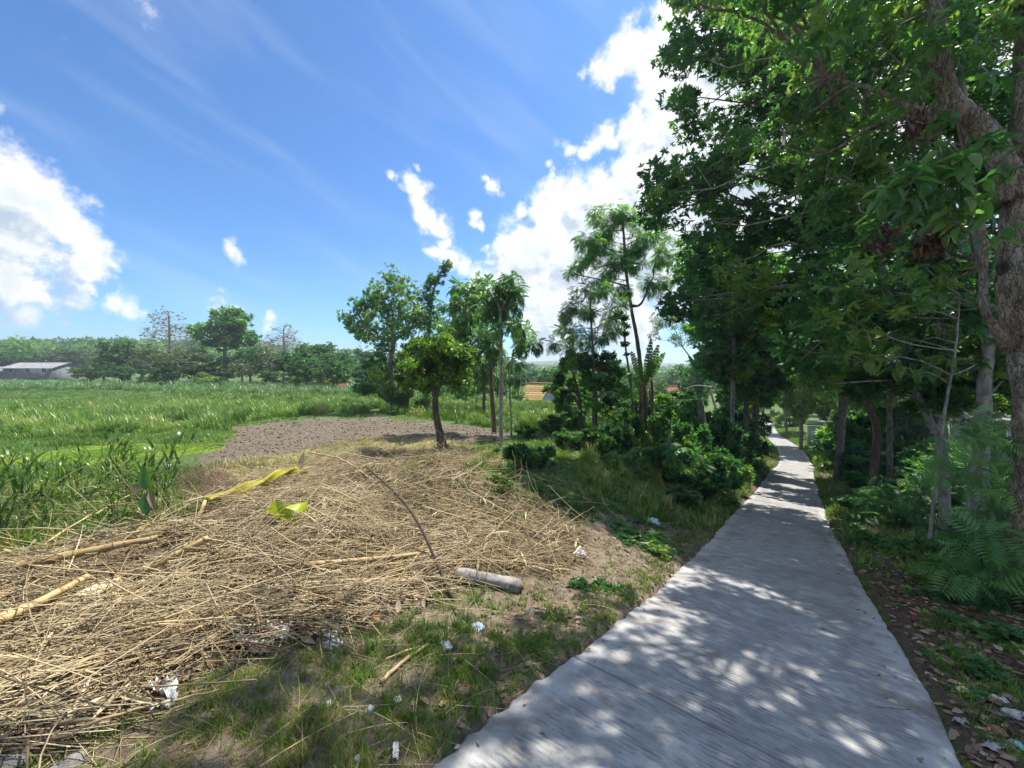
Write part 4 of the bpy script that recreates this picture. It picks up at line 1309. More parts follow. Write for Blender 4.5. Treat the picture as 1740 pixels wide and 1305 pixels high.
TALL = []
for (bx, Y, up, r0, lab, cat_bark) in [
    (1487, 13.5, [(1490, 740), (1475, 690), (1455, 640), (1432, 570), (1405, 470), (1380, 360), (1340, 200), (1310, 60)], .13, 'tall overhanging tree with a slanting reddish limb above the road', 'bark_brown'),
    (1520, 16.0, [(1512, 735), (1510, 640), (1505, 540), (1490, 420), (1470, 300), (1440, 150)], .11, 'tall dark tree standing straight behind the slanting reddish limb', 'bark'),
    (1620, 9.6, [(1600, 760), (1582, 720), (1562, 680), (1545, 648), (1530, 560), (1500, 450), (1480, 330), (1470, 180)], .115, 'leaning pale trunk that forks low on the wooded bank', 'bark_pale'),
    (1668, 8.2, [(1668, 740), (1672, 660), (1678, 600), (1672, 500), (1650, 350), (1640, 200), (1620, 50)], .15, 'pale upright trunk between the leaning fork and the biggest trunk', 'bark_pale'),
    (1800, 10.5, [(1800, 600), (1790, 400), (1760, 200), (1720, 0)], .22, 'tree whose crown closes the sky above the biggest trunk', 'bark')]:
    b = at_base(bx, Y)
    TALL.append((b, [b - np.array([0, 0, .3])] + [b] + pxp(up, Y), r0, lab, cat_bark))
cl_l = clumps_px(WALL_L, 120, (11.5, 17), (.75, 1.25), 21, 2.5)
cl_r = clumps_px(WALL_R, 120, (7.5, 15), (.7, 1.2), 22, 2.2)
cl_low = clumps_px(LOW_R, 75, (8.5, 15), (.45, .85), 23, .9)
# crowns go on above the picture and behind the bank
cl_top = [(RNG.uniform(9, 16), RNG.uniform(10, 17), RNG.uniform(12, 15), RNG.uniform(.9, 1.4)) for _ in range(24)]
cl_top = [c for c in cl_top if (CX + F * c[0] / c[1] > 1230)]
groups = assign(cl_l + cl_r + cl_low + cl_top, [t_[1][-3] for t_ in TALL])
for (b, pts, r0, lab, bark), cl in zip(TALL, groups):
    trunks = [(pts, r0, r0 * .35)]
    if 'forks' in lab:
        Yq = b[1]
        trunks.append(([P(1590, 738, Yq), P(1592, 690, Yq + .1), P(1590, 630, Yq + .2), P(1600, 480, Yq + .4), P(1620, 300, Yq + .6)], .085, .04))
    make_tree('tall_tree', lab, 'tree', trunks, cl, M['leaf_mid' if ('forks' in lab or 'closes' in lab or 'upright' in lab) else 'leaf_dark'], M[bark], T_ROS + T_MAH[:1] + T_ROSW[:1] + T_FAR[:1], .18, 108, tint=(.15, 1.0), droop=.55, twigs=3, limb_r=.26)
# trees on the left side of the road and further along both sides
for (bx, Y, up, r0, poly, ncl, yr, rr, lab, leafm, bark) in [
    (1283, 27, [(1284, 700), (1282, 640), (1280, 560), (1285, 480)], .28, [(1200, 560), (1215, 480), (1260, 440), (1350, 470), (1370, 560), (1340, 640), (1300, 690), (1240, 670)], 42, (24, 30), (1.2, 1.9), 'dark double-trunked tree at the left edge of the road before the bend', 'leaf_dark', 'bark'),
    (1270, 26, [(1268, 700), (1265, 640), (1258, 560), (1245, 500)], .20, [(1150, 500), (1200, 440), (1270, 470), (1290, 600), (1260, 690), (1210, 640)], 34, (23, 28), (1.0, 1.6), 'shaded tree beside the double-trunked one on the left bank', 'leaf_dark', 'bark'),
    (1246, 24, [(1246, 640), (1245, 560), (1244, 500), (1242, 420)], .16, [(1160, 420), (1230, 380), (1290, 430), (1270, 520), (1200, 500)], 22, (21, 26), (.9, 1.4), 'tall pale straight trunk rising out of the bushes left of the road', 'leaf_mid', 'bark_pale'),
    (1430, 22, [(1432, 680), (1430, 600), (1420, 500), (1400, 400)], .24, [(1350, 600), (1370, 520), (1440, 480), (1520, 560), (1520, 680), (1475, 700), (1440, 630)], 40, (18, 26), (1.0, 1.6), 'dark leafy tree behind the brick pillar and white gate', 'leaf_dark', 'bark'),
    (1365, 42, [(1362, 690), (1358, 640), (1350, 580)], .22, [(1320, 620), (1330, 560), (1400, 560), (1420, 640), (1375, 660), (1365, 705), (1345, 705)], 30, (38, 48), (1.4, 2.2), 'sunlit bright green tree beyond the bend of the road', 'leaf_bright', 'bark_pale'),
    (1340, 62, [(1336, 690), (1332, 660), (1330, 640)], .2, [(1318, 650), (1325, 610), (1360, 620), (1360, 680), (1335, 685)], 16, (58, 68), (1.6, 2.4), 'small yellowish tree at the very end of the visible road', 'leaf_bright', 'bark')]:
    b = at_base(bx, Y)
    cl = clumps_px(poly, ncl, yr, rr, int(bx))
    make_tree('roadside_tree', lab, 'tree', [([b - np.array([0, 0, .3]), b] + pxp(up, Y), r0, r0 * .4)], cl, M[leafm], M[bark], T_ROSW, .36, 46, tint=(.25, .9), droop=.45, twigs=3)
b = at_base(1278, 27)
# backdrop wood on the right, so that no bare horizon shows through
for i in range(3, 18):
    kind = ['dark', 'bushy', 'dark', 'round'][i % 4]
    Yq = 20 + (i % 4) * 6 + i * .6
    far_tree(kind, 1400 + i * 34, 300 + (i % 5) * 40, 40 / Yq * 150, Yq + 6, label='shadowy tree deep in the wood right of the road')
for o in [o for o in bpy.data.objects if o.get('label') == 'shadowy tree deep in the wood right of the road']:
    o['group'] = 'trees deep in the wood right of the road'; o['category'] = 'tree'

b = at_base(1590, 7.6); Y = 7.6
make_tree('understory_tree', 'small understory tree with layered pale green sprays in front of the leaning fork', 'tree',
          [([b - np.array([0, 0, .2]), b] + pxp([(1600, 740), (1612, 660), (1625, 580), (1630, 500)], Y), .035, .015)],
          cpx([(1450, 500, 30), (1490, 480, 30), (1530, 520, 34), (1570, 500, 30), (1610, 470, 30), (1460, 560, 30), (1500, 580, 34), (1540, 575, 34), (1585, 560, 34), (1630, 560, 30), (1480, 610, 30), (1520, 630, 30), (1565, 620, 30), (1610, 610, 30), (1650, 610, 26), (1560, 455, 26), (1650, 500, 28), (1445, 530, 24)], Y, .9, 1.05),
          M['leaf_mid'], M['bark_pale'], T_MAH, .20, 130, tint=(.3, 1.0), droop=.3, twigs=4, squash=.4, shell=.1)
b = at_base(1700, 5.6); Y = 5.6
make_tree('feathery_sapling', 'feathery sapling on a thin pale stem in front of the upright pale trunk', 'sapling',
          [([b - np.array([0, 0, .2]), b] + pxp([(1690, 900), (1672, 830), (1664, 770), (1668, 720)], Y), .022, .010)],
          cpx([(1640, 740, 34), (1600, 760, 30), (1690, 745, 34), (1720, 780, 34), (1640, 800, 34), (1600, 810, 28), (1680, 820, 34), (1730, 840, 34), (1650, 850, 30), (1700, 710, 26), (1620, 715, 24), (1720, 720, 24)], Y, .5, 1.0),
          M['leaf_feather'], M['bark_pale'], T_FEA, .26, 170, tint=(.3, 1.0), droop=.35, twigs=3, squash=.5, shell=.1)
# the biggest trunk, close to the camera
b = at_base(1752, 5.0)
Y = 5.0
T1 = [b - np.array([0, 0, .3]), b] + [P(1756, 850, Y), P(1754, 720, Y), P(1745, 600, Y), P(1728, 510, Y), P(1722, 440, Y), P(1732, 330, Y), P(1745, 200, Y), P(1750, 60, Y), P(1754, -150, Y), P(1720, -450, Y + .2), P(1650, -800, Y + .4)]
L2 = [P(1722, 340, Y), P(1690, 245, Y + .05), P(1645, 195, Y + .1), P(1611, 158, Y + .15), P(1594, 60, Y + .2), P(1580, -60, Y + .3), P(1530, -300, Y + .5), P(1460, -600, Y + .8)]
L3 = [P(1712, 590, Y), P(1690, 555, Y - .05), P(1671, 515, Y - .05), P(1673, 410, Y), P(1656, 330, Y + .1), P(1625, 200, Y + .3)]
L4 = [P(1625, 180, Y + .1), P(1570, 190, Y + .3), P(1530, 172, Y + .5), P(1470, 148, Y + .9), P(1400, 130, Y + 1.3)]
L5 = [P(1600, 190, Y + .2), P(1540, 200, Y + .4), P(1480, 215, Y + .7), P(1400, 262, Y + 1.1), P(1330, 250, Y + 1.5)]
root = make_tree('big_tree', 'biggest rough trunk with flaking bark and drooping broad leaves beside the road', 'tree',
                 [(T1, .20, .10), (L2, .125, .06), (L3, .055, .02), (L4, .06, .015), (L5, .035, .01)], [], None, M['bark_near'], T_ROS, .2, 100)
NEAR = root; b0 = np.array(root.location)
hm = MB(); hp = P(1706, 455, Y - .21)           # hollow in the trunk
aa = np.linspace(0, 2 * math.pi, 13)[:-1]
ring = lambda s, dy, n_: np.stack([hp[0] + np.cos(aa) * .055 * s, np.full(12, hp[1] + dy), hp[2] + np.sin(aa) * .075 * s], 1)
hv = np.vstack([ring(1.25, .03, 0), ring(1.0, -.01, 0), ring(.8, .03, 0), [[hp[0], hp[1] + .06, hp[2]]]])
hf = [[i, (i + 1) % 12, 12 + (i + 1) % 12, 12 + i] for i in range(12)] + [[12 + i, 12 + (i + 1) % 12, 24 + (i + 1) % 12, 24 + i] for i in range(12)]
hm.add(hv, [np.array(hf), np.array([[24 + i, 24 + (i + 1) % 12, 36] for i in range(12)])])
hm.obj('hollow', M['dark_stick'], root, True, b0)
# upper crown: above the picture, shading the road and verge
cr = []
while len(cr) < 34:
    x_, y_, z_ = RNG.uniform(1.2, 8.5), RNG.uniform(3.6, 9.5), RNG.uniform(7.0, 9.0)
    px_, row_ = CX + F * x_ / y_, HOR - F * (z_ - 1.6) / y_
    if x_ < 1.5 + max(0, y_ - 5.0) * 1.2: continue
    if row_ > -90 and px_ < 1230: continue
    cr.append((x_, y_, z_, RNG.uniform(.6, 1.0)))
k_ = 0
while k_ < 22:
    x_, y_ = RNG.uniform(1.2, 3.6), RNG.uniform(4.0, 6.9)
    if x_ < 1.35 + max(0, y_ - 5.1) * 1.2: continue
    cr.append((x_, y_, RNG.uniform(7.2, 8.6), RNG.uniform(.55, .85))); k_ += 1
cr2 = clumps_px([(1190, -60), (1420, -120), (1740, -150), (1740, 120), (1600, 150), (1480, 60), (1400, 110), (1330, 180), (1290, 120)], 34, (5.0, 8.0), (.45, .75), 31)
cr3 = clumps_px([(1300, 190), (1420, 150), (1450, 260), (1330, 290)], 10, (6.5, 8.5), (.35, .55), 32)
allp = np.vstack([spline(q, 40) for q in (T1[4:], L2, L4, L5)])
mbl = MB()
for c in cr + cr2 + cr3:
    cc = np.array(c[:3]); i = int(np.argmin(np.linalg.norm(allp - cc, axis=1) + (allp[:, 2] > cc[2]) * 2))
    limb(mbl, allp[i], cc, .03, .010, 8, .05)
    for _ in range(3):
        limb(mbl, cc, cc + norm(RNG.normal(0, 1, 3)) * c[3] * .9, .010, .004, 4, .03, sides=4)
mbl.obj('branches', M['bark'], root, True, b0)
mc = MB(); crown_mesh(mc, cr, T_MAH * 2 + T_ROS[:1], .16, 72, .5, (.3, .95), .85, .3); crown_mesh(mc, cr2 + cr3, T_MAH * 2 + T_ROS[:2], .15, 135, .5, (.3, .95), .85, .4)
mc.obj('crown', M['leaf_mid'], root, False, b0)
# bare twig tangle hanging across the middle
mbt = MB()
for (a, c_, e, ya) in [((1540, 178), (1480, 160), (1395, 205), 5.6), ((1500, 215), (1430, 250), (1330, 262), 6.2), ((1470, 240), (1440, 300), (1405, 330), 6.0), ((1480, 330), (1420, 300), (1370, 390), 6.4), ((1400, 262), (1350, 215), (1290, 235), 6.4),
                       ((1600, 430), (1500, 425), (1390, 430), 7.5), ((1480, 235), (1484, 270), (1500, 278), 5.6), ((1380, 330), (1360, 380), (1385, 430), 7.0), ((1450, 310), (1400, 300), (1360, 320), 6.6), ((1410, 260), (1400, 330), (1420, 370), 6.6),
                       ((1250, 340), (1270, 370), (1290, 392), 12.0), ((1225, 290), (1240, 330), (1260, 352), 12.0), ((1670, 520), (1620, 505), (1560, 500), 5.0), ((1665, 525), (1600, 530), (1540, 535), 5.2), ((1660, 500), (1640, 490), (1640, 478), 5.0),
                       ((1690, 60), (1640, 20), (1600, 30), 4.8), ((1700, 68), (1650, 66), (1610, 70), 4.9), ((1640, 250), (1610, 240), (1596, 256), 4.8), ((1660, 430), (1640, 440), (1600, 436), 4.8)]:
    tube(mbt, spline([P(*a, ya), P(*c_, ya + .1), P(*e, ya + .3)], 10) + RNG.normal(0, .006, (10, 3)), np.linspace(.0085, .002, 10) * ya / 6, 5)
tag(mbt.obj('twigs', M['bark'], root, True, b0), kind='stuff')
# big drooping leaves: each one a part
leafmeshes = []
for s in range(4):
    m = MB(); a_ = leaf6(1, .36 + .04 * s, .10, .12 + .10 * s); m.add(a_[0], a_[1], [.25, .45, .65, .85][s]); leafmeshes.append(m.mesh('leaf', M['leaf_mid']))
twm = MB(); nleaf = 0
for (px, py, rp, nl, yy_) in [(1500, 330, 26, 16, 4.6), (1530, 305, 30, 18, 4.5), (1560, 290, 30, 18, 4.5), (1600, 275, 30, 18, 4.5), (1640, 270, 32, 18, 4.4), (1690, 240, 34, 18, 4.4), (1715, 290, 30, 14, 4.4), (1590, 330, 32, 18, 4.5), (1540, 350, 30, 16, 4.6), (1640, 330, 32, 18, 4.4), (1680, 345, 28, 14, 4.4),
                         (1690, 130, 26, 12, 4.5), (1660, 50, 24, 10, 4.6), (1600, 60, 26, 10, 4.8), (1560, 100, 26, 10, 5.0), (1610, 200, 22, 9, 4.7), (1480, 375, 22, 10, 4.8), (1620, 380, 26, 12, 4.5), (1700, 400, 24, 8, 4.4)]:
    c = P(px, py, yy_)
    if nleaf > 285: break
    anchor = c + np.array([RNG.uniform(-.1, .3), .15, .25])
    limb(twm, anchor, c, .008, .004, 5)
    for i in range(nl):
        o = bpy.data.objects.new('leaf', leafmeshes[RNG.integers(0, 4)]); COL.objects.link(o); o.parent = root
        d = norm(np.array([RNG.normal(-.25, .8), RNG.normal(-.15, .7), RNG.normal(-.55, .45)]))
        q = c + norm(RNG.normal(0, 1, 3)) * rp / F * yy_ * RNG.uniform(.2, .9)
        up = np.array([0, 0, 1.0]) + RNG.normal(0, .4, 3)
        X = d; Z = norm(up - X * np.dot(up, X)); Yv = np.cross(Z, X); s = RNG.uniform(.15, .25)
        o.matrix_local = Matrix(((X[0] * s, Yv[0] * s, Z[0] * s, q[0] - b0[0]), (X[1] * s, Yv[1] * s, Z[1] * s, q[1] - b0[1]), (X[2] * s, Yv[2] * s, Z[2] * s, q[2] - b0[2]), (0, 0, 0, 1)))
        nleaf += 1
tag(twm.obj('twigs', M['bark'], root, True, b0), kind='stuff')
# hanging bunches of dead leaves
for (px, py, wp, hp_, yy_) in [(1562, 215, 22, 60, 5.0), (1548, 205, 12, 40, 5.0), (1500, 400, 16, 45, 4.9), (1575, 405, 22, 36, 4.8), (1605, 395, 20, 36, 4.8), (1590, 412, 22, 26, 4.8)]:
    c = P(px, py, yy_); m = MB(); n = 60
    q = c + np.stack([RNG.normal(0, .35, n) * wp / F * yy_, RNG.normal(0, .06, n), RNG.uniform(-.5, .5, n) * hp_ / F * yy_], 1)
    d = norm(np.stack([RNG.normal(0, .4, n), RNG.normal(0, .4, n), -np.ones(n)], 1))
    place(m, leaf6(1, .45, .2, .4), q, d, RNG.normal(0, 1, (n, 3)), RNG.uniform(.07, .14, n), RNG.uniform(0, 1, n))
    tag(m.obj('dead_leaf_bunch', M['leaf_brown'], root, False, b0), kind='stuff')

# ------------------------------------------------------------------ bushes (templates one metre wide and high)
def bush_template(name, nclump, leaf, templs, size, dens, seed, flat=1.0, tint=(.2, .8), droop=.3):
    r = np.random.default_rng(seed); root = thing(name, (0, 0, 0), None, None)
    cl = [(r.normal(0, .26), r.normal(0, .26), r.uniform(.08, .85) * flat, r.uniform(.10, .22)) for _ in range(int(nclump * 1.5))]
    m = MB()
    for c in cl:
        limb(m, (c[0] * .2, c[1] * .2, -.08), c[:3], .014, .005, 6, .02)
    m.obj('stems', M['bark_brown'], root)
    m = MB(); crown_mesh(m, cl, templs, size, dens, droop, tint, 1.0, .3); m.obj('foliage', leaf, root)
    return root


BT = {
    'dark': bush_template('leafy_bush', 14, M['leaf_dark'], T_ROS, .12, 640, 41, tint=(.3, .95)),
    'mid': bush_template('leafy_bush', 14, M['leaf_mid'], T_ROS, .12, 560, 42, tint=(.1, .8)),
    'bright': bush_template('bright_bush', 12, M['leaf_bright'], T_ROS, .12, 520, 43, tint=(.1, .8)),
    'fern': bush_template('feathery_bush', 11, M['leaf_feather'], T_FEA, .25, 430, 44, tint=(.1, .8), droop=.5),
    'low': bush_template('low_plant', 10, M['leaf_mid'], T_ROSW, .16, 300, 45, flat=.6, tint=(.3, .9)),
}
BL = {'dark': 'dark green leafy bush', 'mid': 'mid green leafy bush', 'bright': 'bright green bush', 'fern': 'feathery leaved bush', 'low': 'low broad leaved plant'}
bused = set()


def bush(kind, px, row, wpx, hpx, where, label=None):
    p = G(px, row); s = wpx / F * p[1]; h = hpx / F * p[1]
    p = p - np.array([0, 0, .03])
    lab = label or f'{BL[kind]} {where}'
    grp = None if label else f'{BL[kind]}es {where}'.replace('plantes', 'plants')
    if kind not in bused:
        bused.add(kind); r = BT[kind]; r.location = tuple(p); r.rotation_euler = (0, 0, RNG.uniform(0, 6.28)); r.scale = (s, s, h)
    else:
        r = copy_tree(BT[kind], p, RNG.uniform(0, 6.28), (s, s, h))
    for kk in ('label', 'group', 'category'):
        if kk in r: del r[kk]
    return tag(r, lab, 'plant' if kind == 'low' else 'bush', grp)


LB = 'on the bank left of the road'
for a in [('dark', 1255, 800, 80, 85), ('dark', 1225, 830, 80, 80), ('dark', 1262, 775, 60, 70), ('dark', 1200, 850, 80, 60), ('dark', 1240, 770, 70, 80), ('mid', 1165, 860, 70, 36),
          ('mid', 1050, 770, 70, 60), ('mid', 1150, 760, 70, 80), 
          ('mid', 1000, 765, 60, 44), ('mid', 960, 760, 50, 36), ('bright', 1060, 735, 50, 50), ('bright', 1125, 735, 60, 60), ('mid', 1180, 745, 60, 70), ('bright', 1205, 760, 50, 60), ('mid', 1235, 740, 60, 60), ('dark', 1250, 750, 50, 60),
          ('bright', 1150, 715, 50, 50), ('mid', 1075, 715, 50, 50), ('mid', 940, 735, 50, 36), ('bright', 1275, 795, 40, 34), ('bright', 1230, 860, 40, 22), ('mid', 900, 745, 40, 26), ('mid', 1215, 800, 60, 60), ('dark', 1135, 815, 60, 70)]:
    bush(a[0], a[1], a[2], a[3] * .9, a[4] * .85, LB)
for a in [('bright', 1105, 712, 60, 46), ('mid', 1135, 706, 60, 40), ('mid', 1165, 712, 50, 50), ('dark', 1090, 722, 50, 50), ('bright', 1030, 722, 60, 36), ('mid', 975, 722, 50, 30)]:
    bush(*a, 'above the road bank near the banana plant')
for a in [('dark', 1215, 790, 70, 90), ('dark', 1255, 775, 70, 90), ('mid', 1270, 800, 60, 60), ('dark', 1235, 815, 70, 70), ('mid', 1210, 835, 60, 56), ('dark', 1195, 815, 60, 70), ('mid', 1250, 740, 60, 80), ('dark', 1165, 790, 60, 80)]:
    bush(*a, 'crowding the left edge of the road')
for a in [('mid', 1060, 765, 60, 70), ('bright', 1090, 775, 56, 70), ('mid', 1125, 778, 60, 84), ('bright', 1155, 775, 50, 76), ('mid', 1180, 785, 56, 80), ('fern', 1105, 800, 70, 56), ('fern', 1150, 815, 76, 60), ('mid', 1030, 775, 56, 56), ('fern', 1060, 800, 60, 40), ('bright', 1010, 768, 44, 44)]:
    bush(*a, 'in the tangle below the banana plant')
bush('dark', 878, 797, 60, 50, '', 'round dark green bush at the shaded end of the straw heap')
bush('dark', 922, 795, 44, 42, '', 'compact blue-green bush beside the round dark bush')
bush('bright', 850, 832, 44, 30, '', 'small fresh green bush at the back edge of the straw heap')
bush('low', 1075, 918, 120, 34, '', 'spreading patch-like fresh green plant in front of the pale blue bag')
bush('low', 1110, 935, 70, 22, '', 'second fresh green plant next to the spreading one by the road')
bush('low', 985, 1000, 46, 24, '', 'small green plant between the log and the road')
bush('low', 1035, 1005, 60, 30, '', 'leafy green plant nearest the road edge beside the log')
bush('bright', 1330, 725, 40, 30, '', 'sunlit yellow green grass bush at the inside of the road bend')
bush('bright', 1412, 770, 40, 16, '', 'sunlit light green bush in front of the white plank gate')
RB = 'on the wooded bank right of the road'
for a in [('dark', 1430, 800, 70, 60), ('dark', 1465, 820, 80, 60), ('dark', 1455, 770, 50, 70), ('dark', 1500, 800, 90, 70), ('mid', 1480, 850, 80, 50), ('dark', 1540, 790, 90, 80), ('dark', 1460, 780, 70, 90), ('dark', 1580, 810, 80, 60), ('mid', 1520, 840, 90, 50),
          ('dark', 1640, 800, 90, 80), ('dark', 1700, 780, 120, 110), ('mid', 1700, 830, 110, 90), ('dark', 1600, 770, 100, 90), ('dark', 1520, 760, 90, 90), ('dark', 1480, 745, 70, 90), ('mid', 1620, 745, 100, 80), ('dark', 1680, 745, 110, 80), ('mid', 1560, 760, 90, 90),
          ('fern', 1545, 890, 110, 70), ('fern', 1500, 895, 90, 60), ('fern', 1580, 870, 90, 60), ('low', 1495, 925, 70, 34), ('low', 1530, 945, 60, 30), ('low', 1650, 910, 70, 40), ('fern', 1680, 900, 110, 100), ('fern', 1740, 880, 130, 130), ('low', 1570, 1010, 60, 26),
          ('low', 1600, 1050, 60, 26), ('low', 1680, 1080, 80, 30), ('low', 1640, 1130, 70, 34), ('low', 1700, 1150, 80, 40), ('low', 1740, 1100, 90, 50), ('fern', 1650, 1030, 80, 60), ('low', 1455, 905, 40, 20), ('low', 1590, 1120, 40, 20), ('low', 1660, 1190, 60, 24)]:
    bush(*a, RB)
for a in [('dark', 1450, 790, 80, 90), ('dark', 1490, 780, 80, 100), ('dark', 1525, 800, 80, 80), ('dark', 1470, 815, 80, 60), ('mid', 1440, 800, 50, 50), ('dark', 1450, 740, 70, 110), ('mid', 1500, 735, 90, 110), ('dark', 1545, 730, 100, 130), ('dark', 1590, 735, 90, 120), ('mid', 1640, 725, 110, 130), ('dark', 1700, 730, 130, 150), ('mid', 1560, 830, 90, 60), ('fern', 1620, 880, 120, 80), ('mid', 1640, 850, 100, 70), ('fern', 1690, 860, 120, 110), ('low', 1560, 930, 70, 36), ('low', 1620, 950, 70, 36), ('mid', 1470, 880, 60, 34), ('low', 1440, 860, 50, 24)]:
    bush(*a, 'deeper on the wooded bank')
bush('bright', 1605, 985, 90, 62, '', 'bright green dense bush beside the leaf litter right of the road')
bush('fern', 1715, 1030, 190, 170, '', 'large feathery bush with spreading fronds under the biggest trunk')
bush('fern', 1640, 860, 110, 100, '', 'feathery sapling with light fronds in front of the leaning fork')
bush('fern', 1745, 960, 150, 160, '', 'tall feathery bush leaning in below the drooping broad leaves')

# ------------------------------------------------------------------ grass and weeds (uncountable)
TUFT = [blade_tuft(14, .16, .045, .010, 3, s) for s in range(3)]
TUFT_L = [blade_tuft(26, 1.0, .14, .045, 3, 10 + s, (.5, 1.4)) for s in range(3)]
TUFT_S = [blade_tuft(10, .7, .22, .06, 2, 20 + s, (.3, 1.0)) for s in range(2)]
WEED = [rosette(8, leaf6(1, .5), (.7, 1.5), .3, 60 + s) for s in range(3)]


def grass_patch(name, poly, n, templs, size, mat, tint=(.2, .8), ypow=0.0, clump=0.0, mb=None, avoid=None, grow=0):
    p = scatter(poly, n, ypow)
    if clump:
        keep = (bump(p[:, 0], p[:, 1], clump, 6, 12) + RNG.normal(0, .35, len(p))) > -.1
        p = p[keep]
    d, _ = road_frame(p[:, 0], p[:, 1])
    keep = np.abs(d) > HW + .03
    if avoid is not None: keep &= poly_sd(p[:, 0], p[:, 1], avoid) > 0
    p = p[keep]
    m = mb or MB()
    ti = RNG.integers(0, len(templs), len(p))
    tn = np.clip(.5 + .2 * bump(p[:, 0], p[:, 1], 2.5, 5, 4) + .16 * bump(p[:, 0], p[:, 1], 9.0, 5, 14), 0, 1) * (tint[1] - tint[0]) + tint[0] + RNG.normal(0, .1, len(p))
    s = size * RNG.uniform(.6, 1.3, len(p)) * (1 + .25 * bump(p[:, 0], p[:, 1], 4.0, 5, 8))
    s = np.maximum(s, size * .3)
    for j in range(len(templs)):
        k = ti == j
        place_up(m, templs[j], p[k] - np.array([0, 0, .02]), s[k], np.clip(tn[k], 0, 1))
    if mb is None:
        tag(m.obj(name, mat), kind='stuff')


FG = polyw([(-200, 1330), (120, 1275), (240, 1205), (330, 1130), (470, 1095), (620, 1060), (720, 1010), (900, 985), (1000, 960), (1030, 880), (1120, 850), (1230, 880), (1230, 930), (1120, 1010), (960, 1130), (800, 1250), (740, 1330), (300, 1500), (-200, 1500)])
grass_patch('verge_grass', FG, 3000, TUFT, .42, M['grass'], (.15, 1.0), 1.0, 1.1)
grass_patch('verge_grass', polyw([(760, 1260), (900, 1160), (1010, 1080), (1130, 985), (1220, 900), (1250, 860), (1190, 880), (1080, 960), (960, 1040), (830, 1130), (700, 1260)]), 1500, TUFT, .42, M['grass'], (.2, 1.0), .8, .6)
grass_patch('verge_grass', FG, 1100, TUFT, .62, M['grass'], (.3, 1.0), 1.2, .45)
grass_patch('verge_grass', polyw([(100, 1320), (300, 1190), (420, 1130), (600, 1085), (760, 1075), (930, 1090), (760, 1290), (700, 1400), (100, 1400)]), 1700, TUFT, .38, M['grass'], (.25, 1.1), .8, .6)
grass_patch('verge_weeds', FG, 1100, WEED, .055, M['leaf_bright'], (.1, .7), 1.0, .6)
SHADE = polyw([(800, 765), (1000, 740), (1180, 760), (1290, 800), (1240, 880), (1120, 900), (1010, 890), (880, 830)])
grass_patch('bank_weeds', SHADE, 7500, WEED, .085, M['leaf_mid'], (.1, .95), .5, .9)
grass_patch('bank_grass', SHADE, 4500, TUFT, .95, M['grass'], (.1, .9), .5, 1.0)
RIGHT = polyw([(1392, 760), (1440, 740), (1640, 760), (1800, 820), (1900, 1000), (1900, 1320), (1660, 1320), (1560, 1120), (1480, 980), (1420, 860)])
grass_patch('wood_floor_weeds', RIGHT, 3200, WEED, .085, M['leaf_mid'], (.2, .8), .6, .7)
grass_patch('wood_floor_grass', polyw([(1560, 1040), (1700, 1040), (1900, 1100), (1900, 1330), (1660, 1330)]), 900, TUFT, .7, M['grass'], (.2, .9), .6, .5)
grass_patch('heap_grass', polyw([(560, 800), (760, 768), (880, 835), (960, 870), (900, 930), (800, 900), (680, 850)]), 600, TUFT, 1.3, M['grass'], (.4, 1.0), .5, .8)
FIELD1 = polyw([(-120, 725), (40, 700), (200, 694), (420, 682), (600, 680), (655, 690), (630, 704), (520, 706), (410, 718), (385, 738), (200, 742), (40, 752), (-120, 765)])
grass_patch('tall_field_grass', FIELD1, 3000, TUFT_L, .72, M['grass_field'], (.2, 1.0), 1.0, 3.5)
grass_patch('field_weeds', FIELD1, 1800, TUFT, 2.2, M['grass'], (.3, 1.1), 1.0, 2.0)
FIELD2 = polyw([(-120, 652), (100, 650), (320, 652), (640, 655), (700, 672), (600, 676), (340, 672), (200, 664), (-120, 664)])
grass_patch('far_tall_grass', FIELD2, 2300, TUFT_L, 1.15, M['grass_blue'], (.2, .8), .5)
FIELD3 = polyw([(300, 662), (620, 668), (700, 690), (860, 690), (1000, 690), (1010, 730), (860, 735), (760, 716), (640, 700), (600, 690), (420, 690), (300, 690)])
grass_patch('mixed_field_grass', FIELD3, 3000, TUFT_L, .62, M['grass'], (.25, 1.0), .8)
FIELD4 = polyw([(-150, 660), (330, 668), (330, 690), (200, 696), (-150, 722)])
grass_patch('low_crop', FIELD4, 4200, TUFT_S, .42, M['grass_field'], (.2, .8), .9)
grass_patch('moss_grass', MOSS, 5200, TUFT, .42, M['leaf_bright'], (.3, 1.0), .5)
FIELD5 = polyw([(-150, 748), (200, 738), (400, 736), (380, 752), (150, 757), (-150, 778)])
grass_patch('short_field_grass', FIELD5, 3200, TUFT, 1.3, M['grass_field'], (.1, .7), .8)
grass_patch('dry_stubble', DRYG, 3000, TUFT, .75, M['straw'], (.3, .9), .6)
grass_patch('dry_stubble', DRYG, 900, TUFT, .8, M['grass'], (.5, 1.0), .6)
LEFTW = polyw([(-250, 1000), (-250, 860), (0, 850), (120, 845), (260, 850), (320, 865), (335, 890), (230, 920), (60, 955)])
grass_patch('weeds', LEFTW, 850, TUFT, 1.5, M['grass'], (.3, 1.1), .8, .5)
grass_patch('weeds', LEFTW, 2000, WEED, .075, M['leaf_bright'], (.0, .7), .8, .6)
FILL = polyw([(150, 740), (300, 735), (420, 716), (560, 706), (640, 700), (760, 708), (880, 728), (1010, 728), (1010, 760), (860, 770), (800, 760), (690, 742), (560, 758), (420, 780), (320, 812), (260, 805), (60, 806), (-60, 815), (-60, 800), (380, 775), (390, 748), (150, 757)])
grass_patch('field_edge_grass', FILL, 4200, TUFT, 1.0, M['grass_field'], (.1, 1.0), .8, avoid=SOIL)
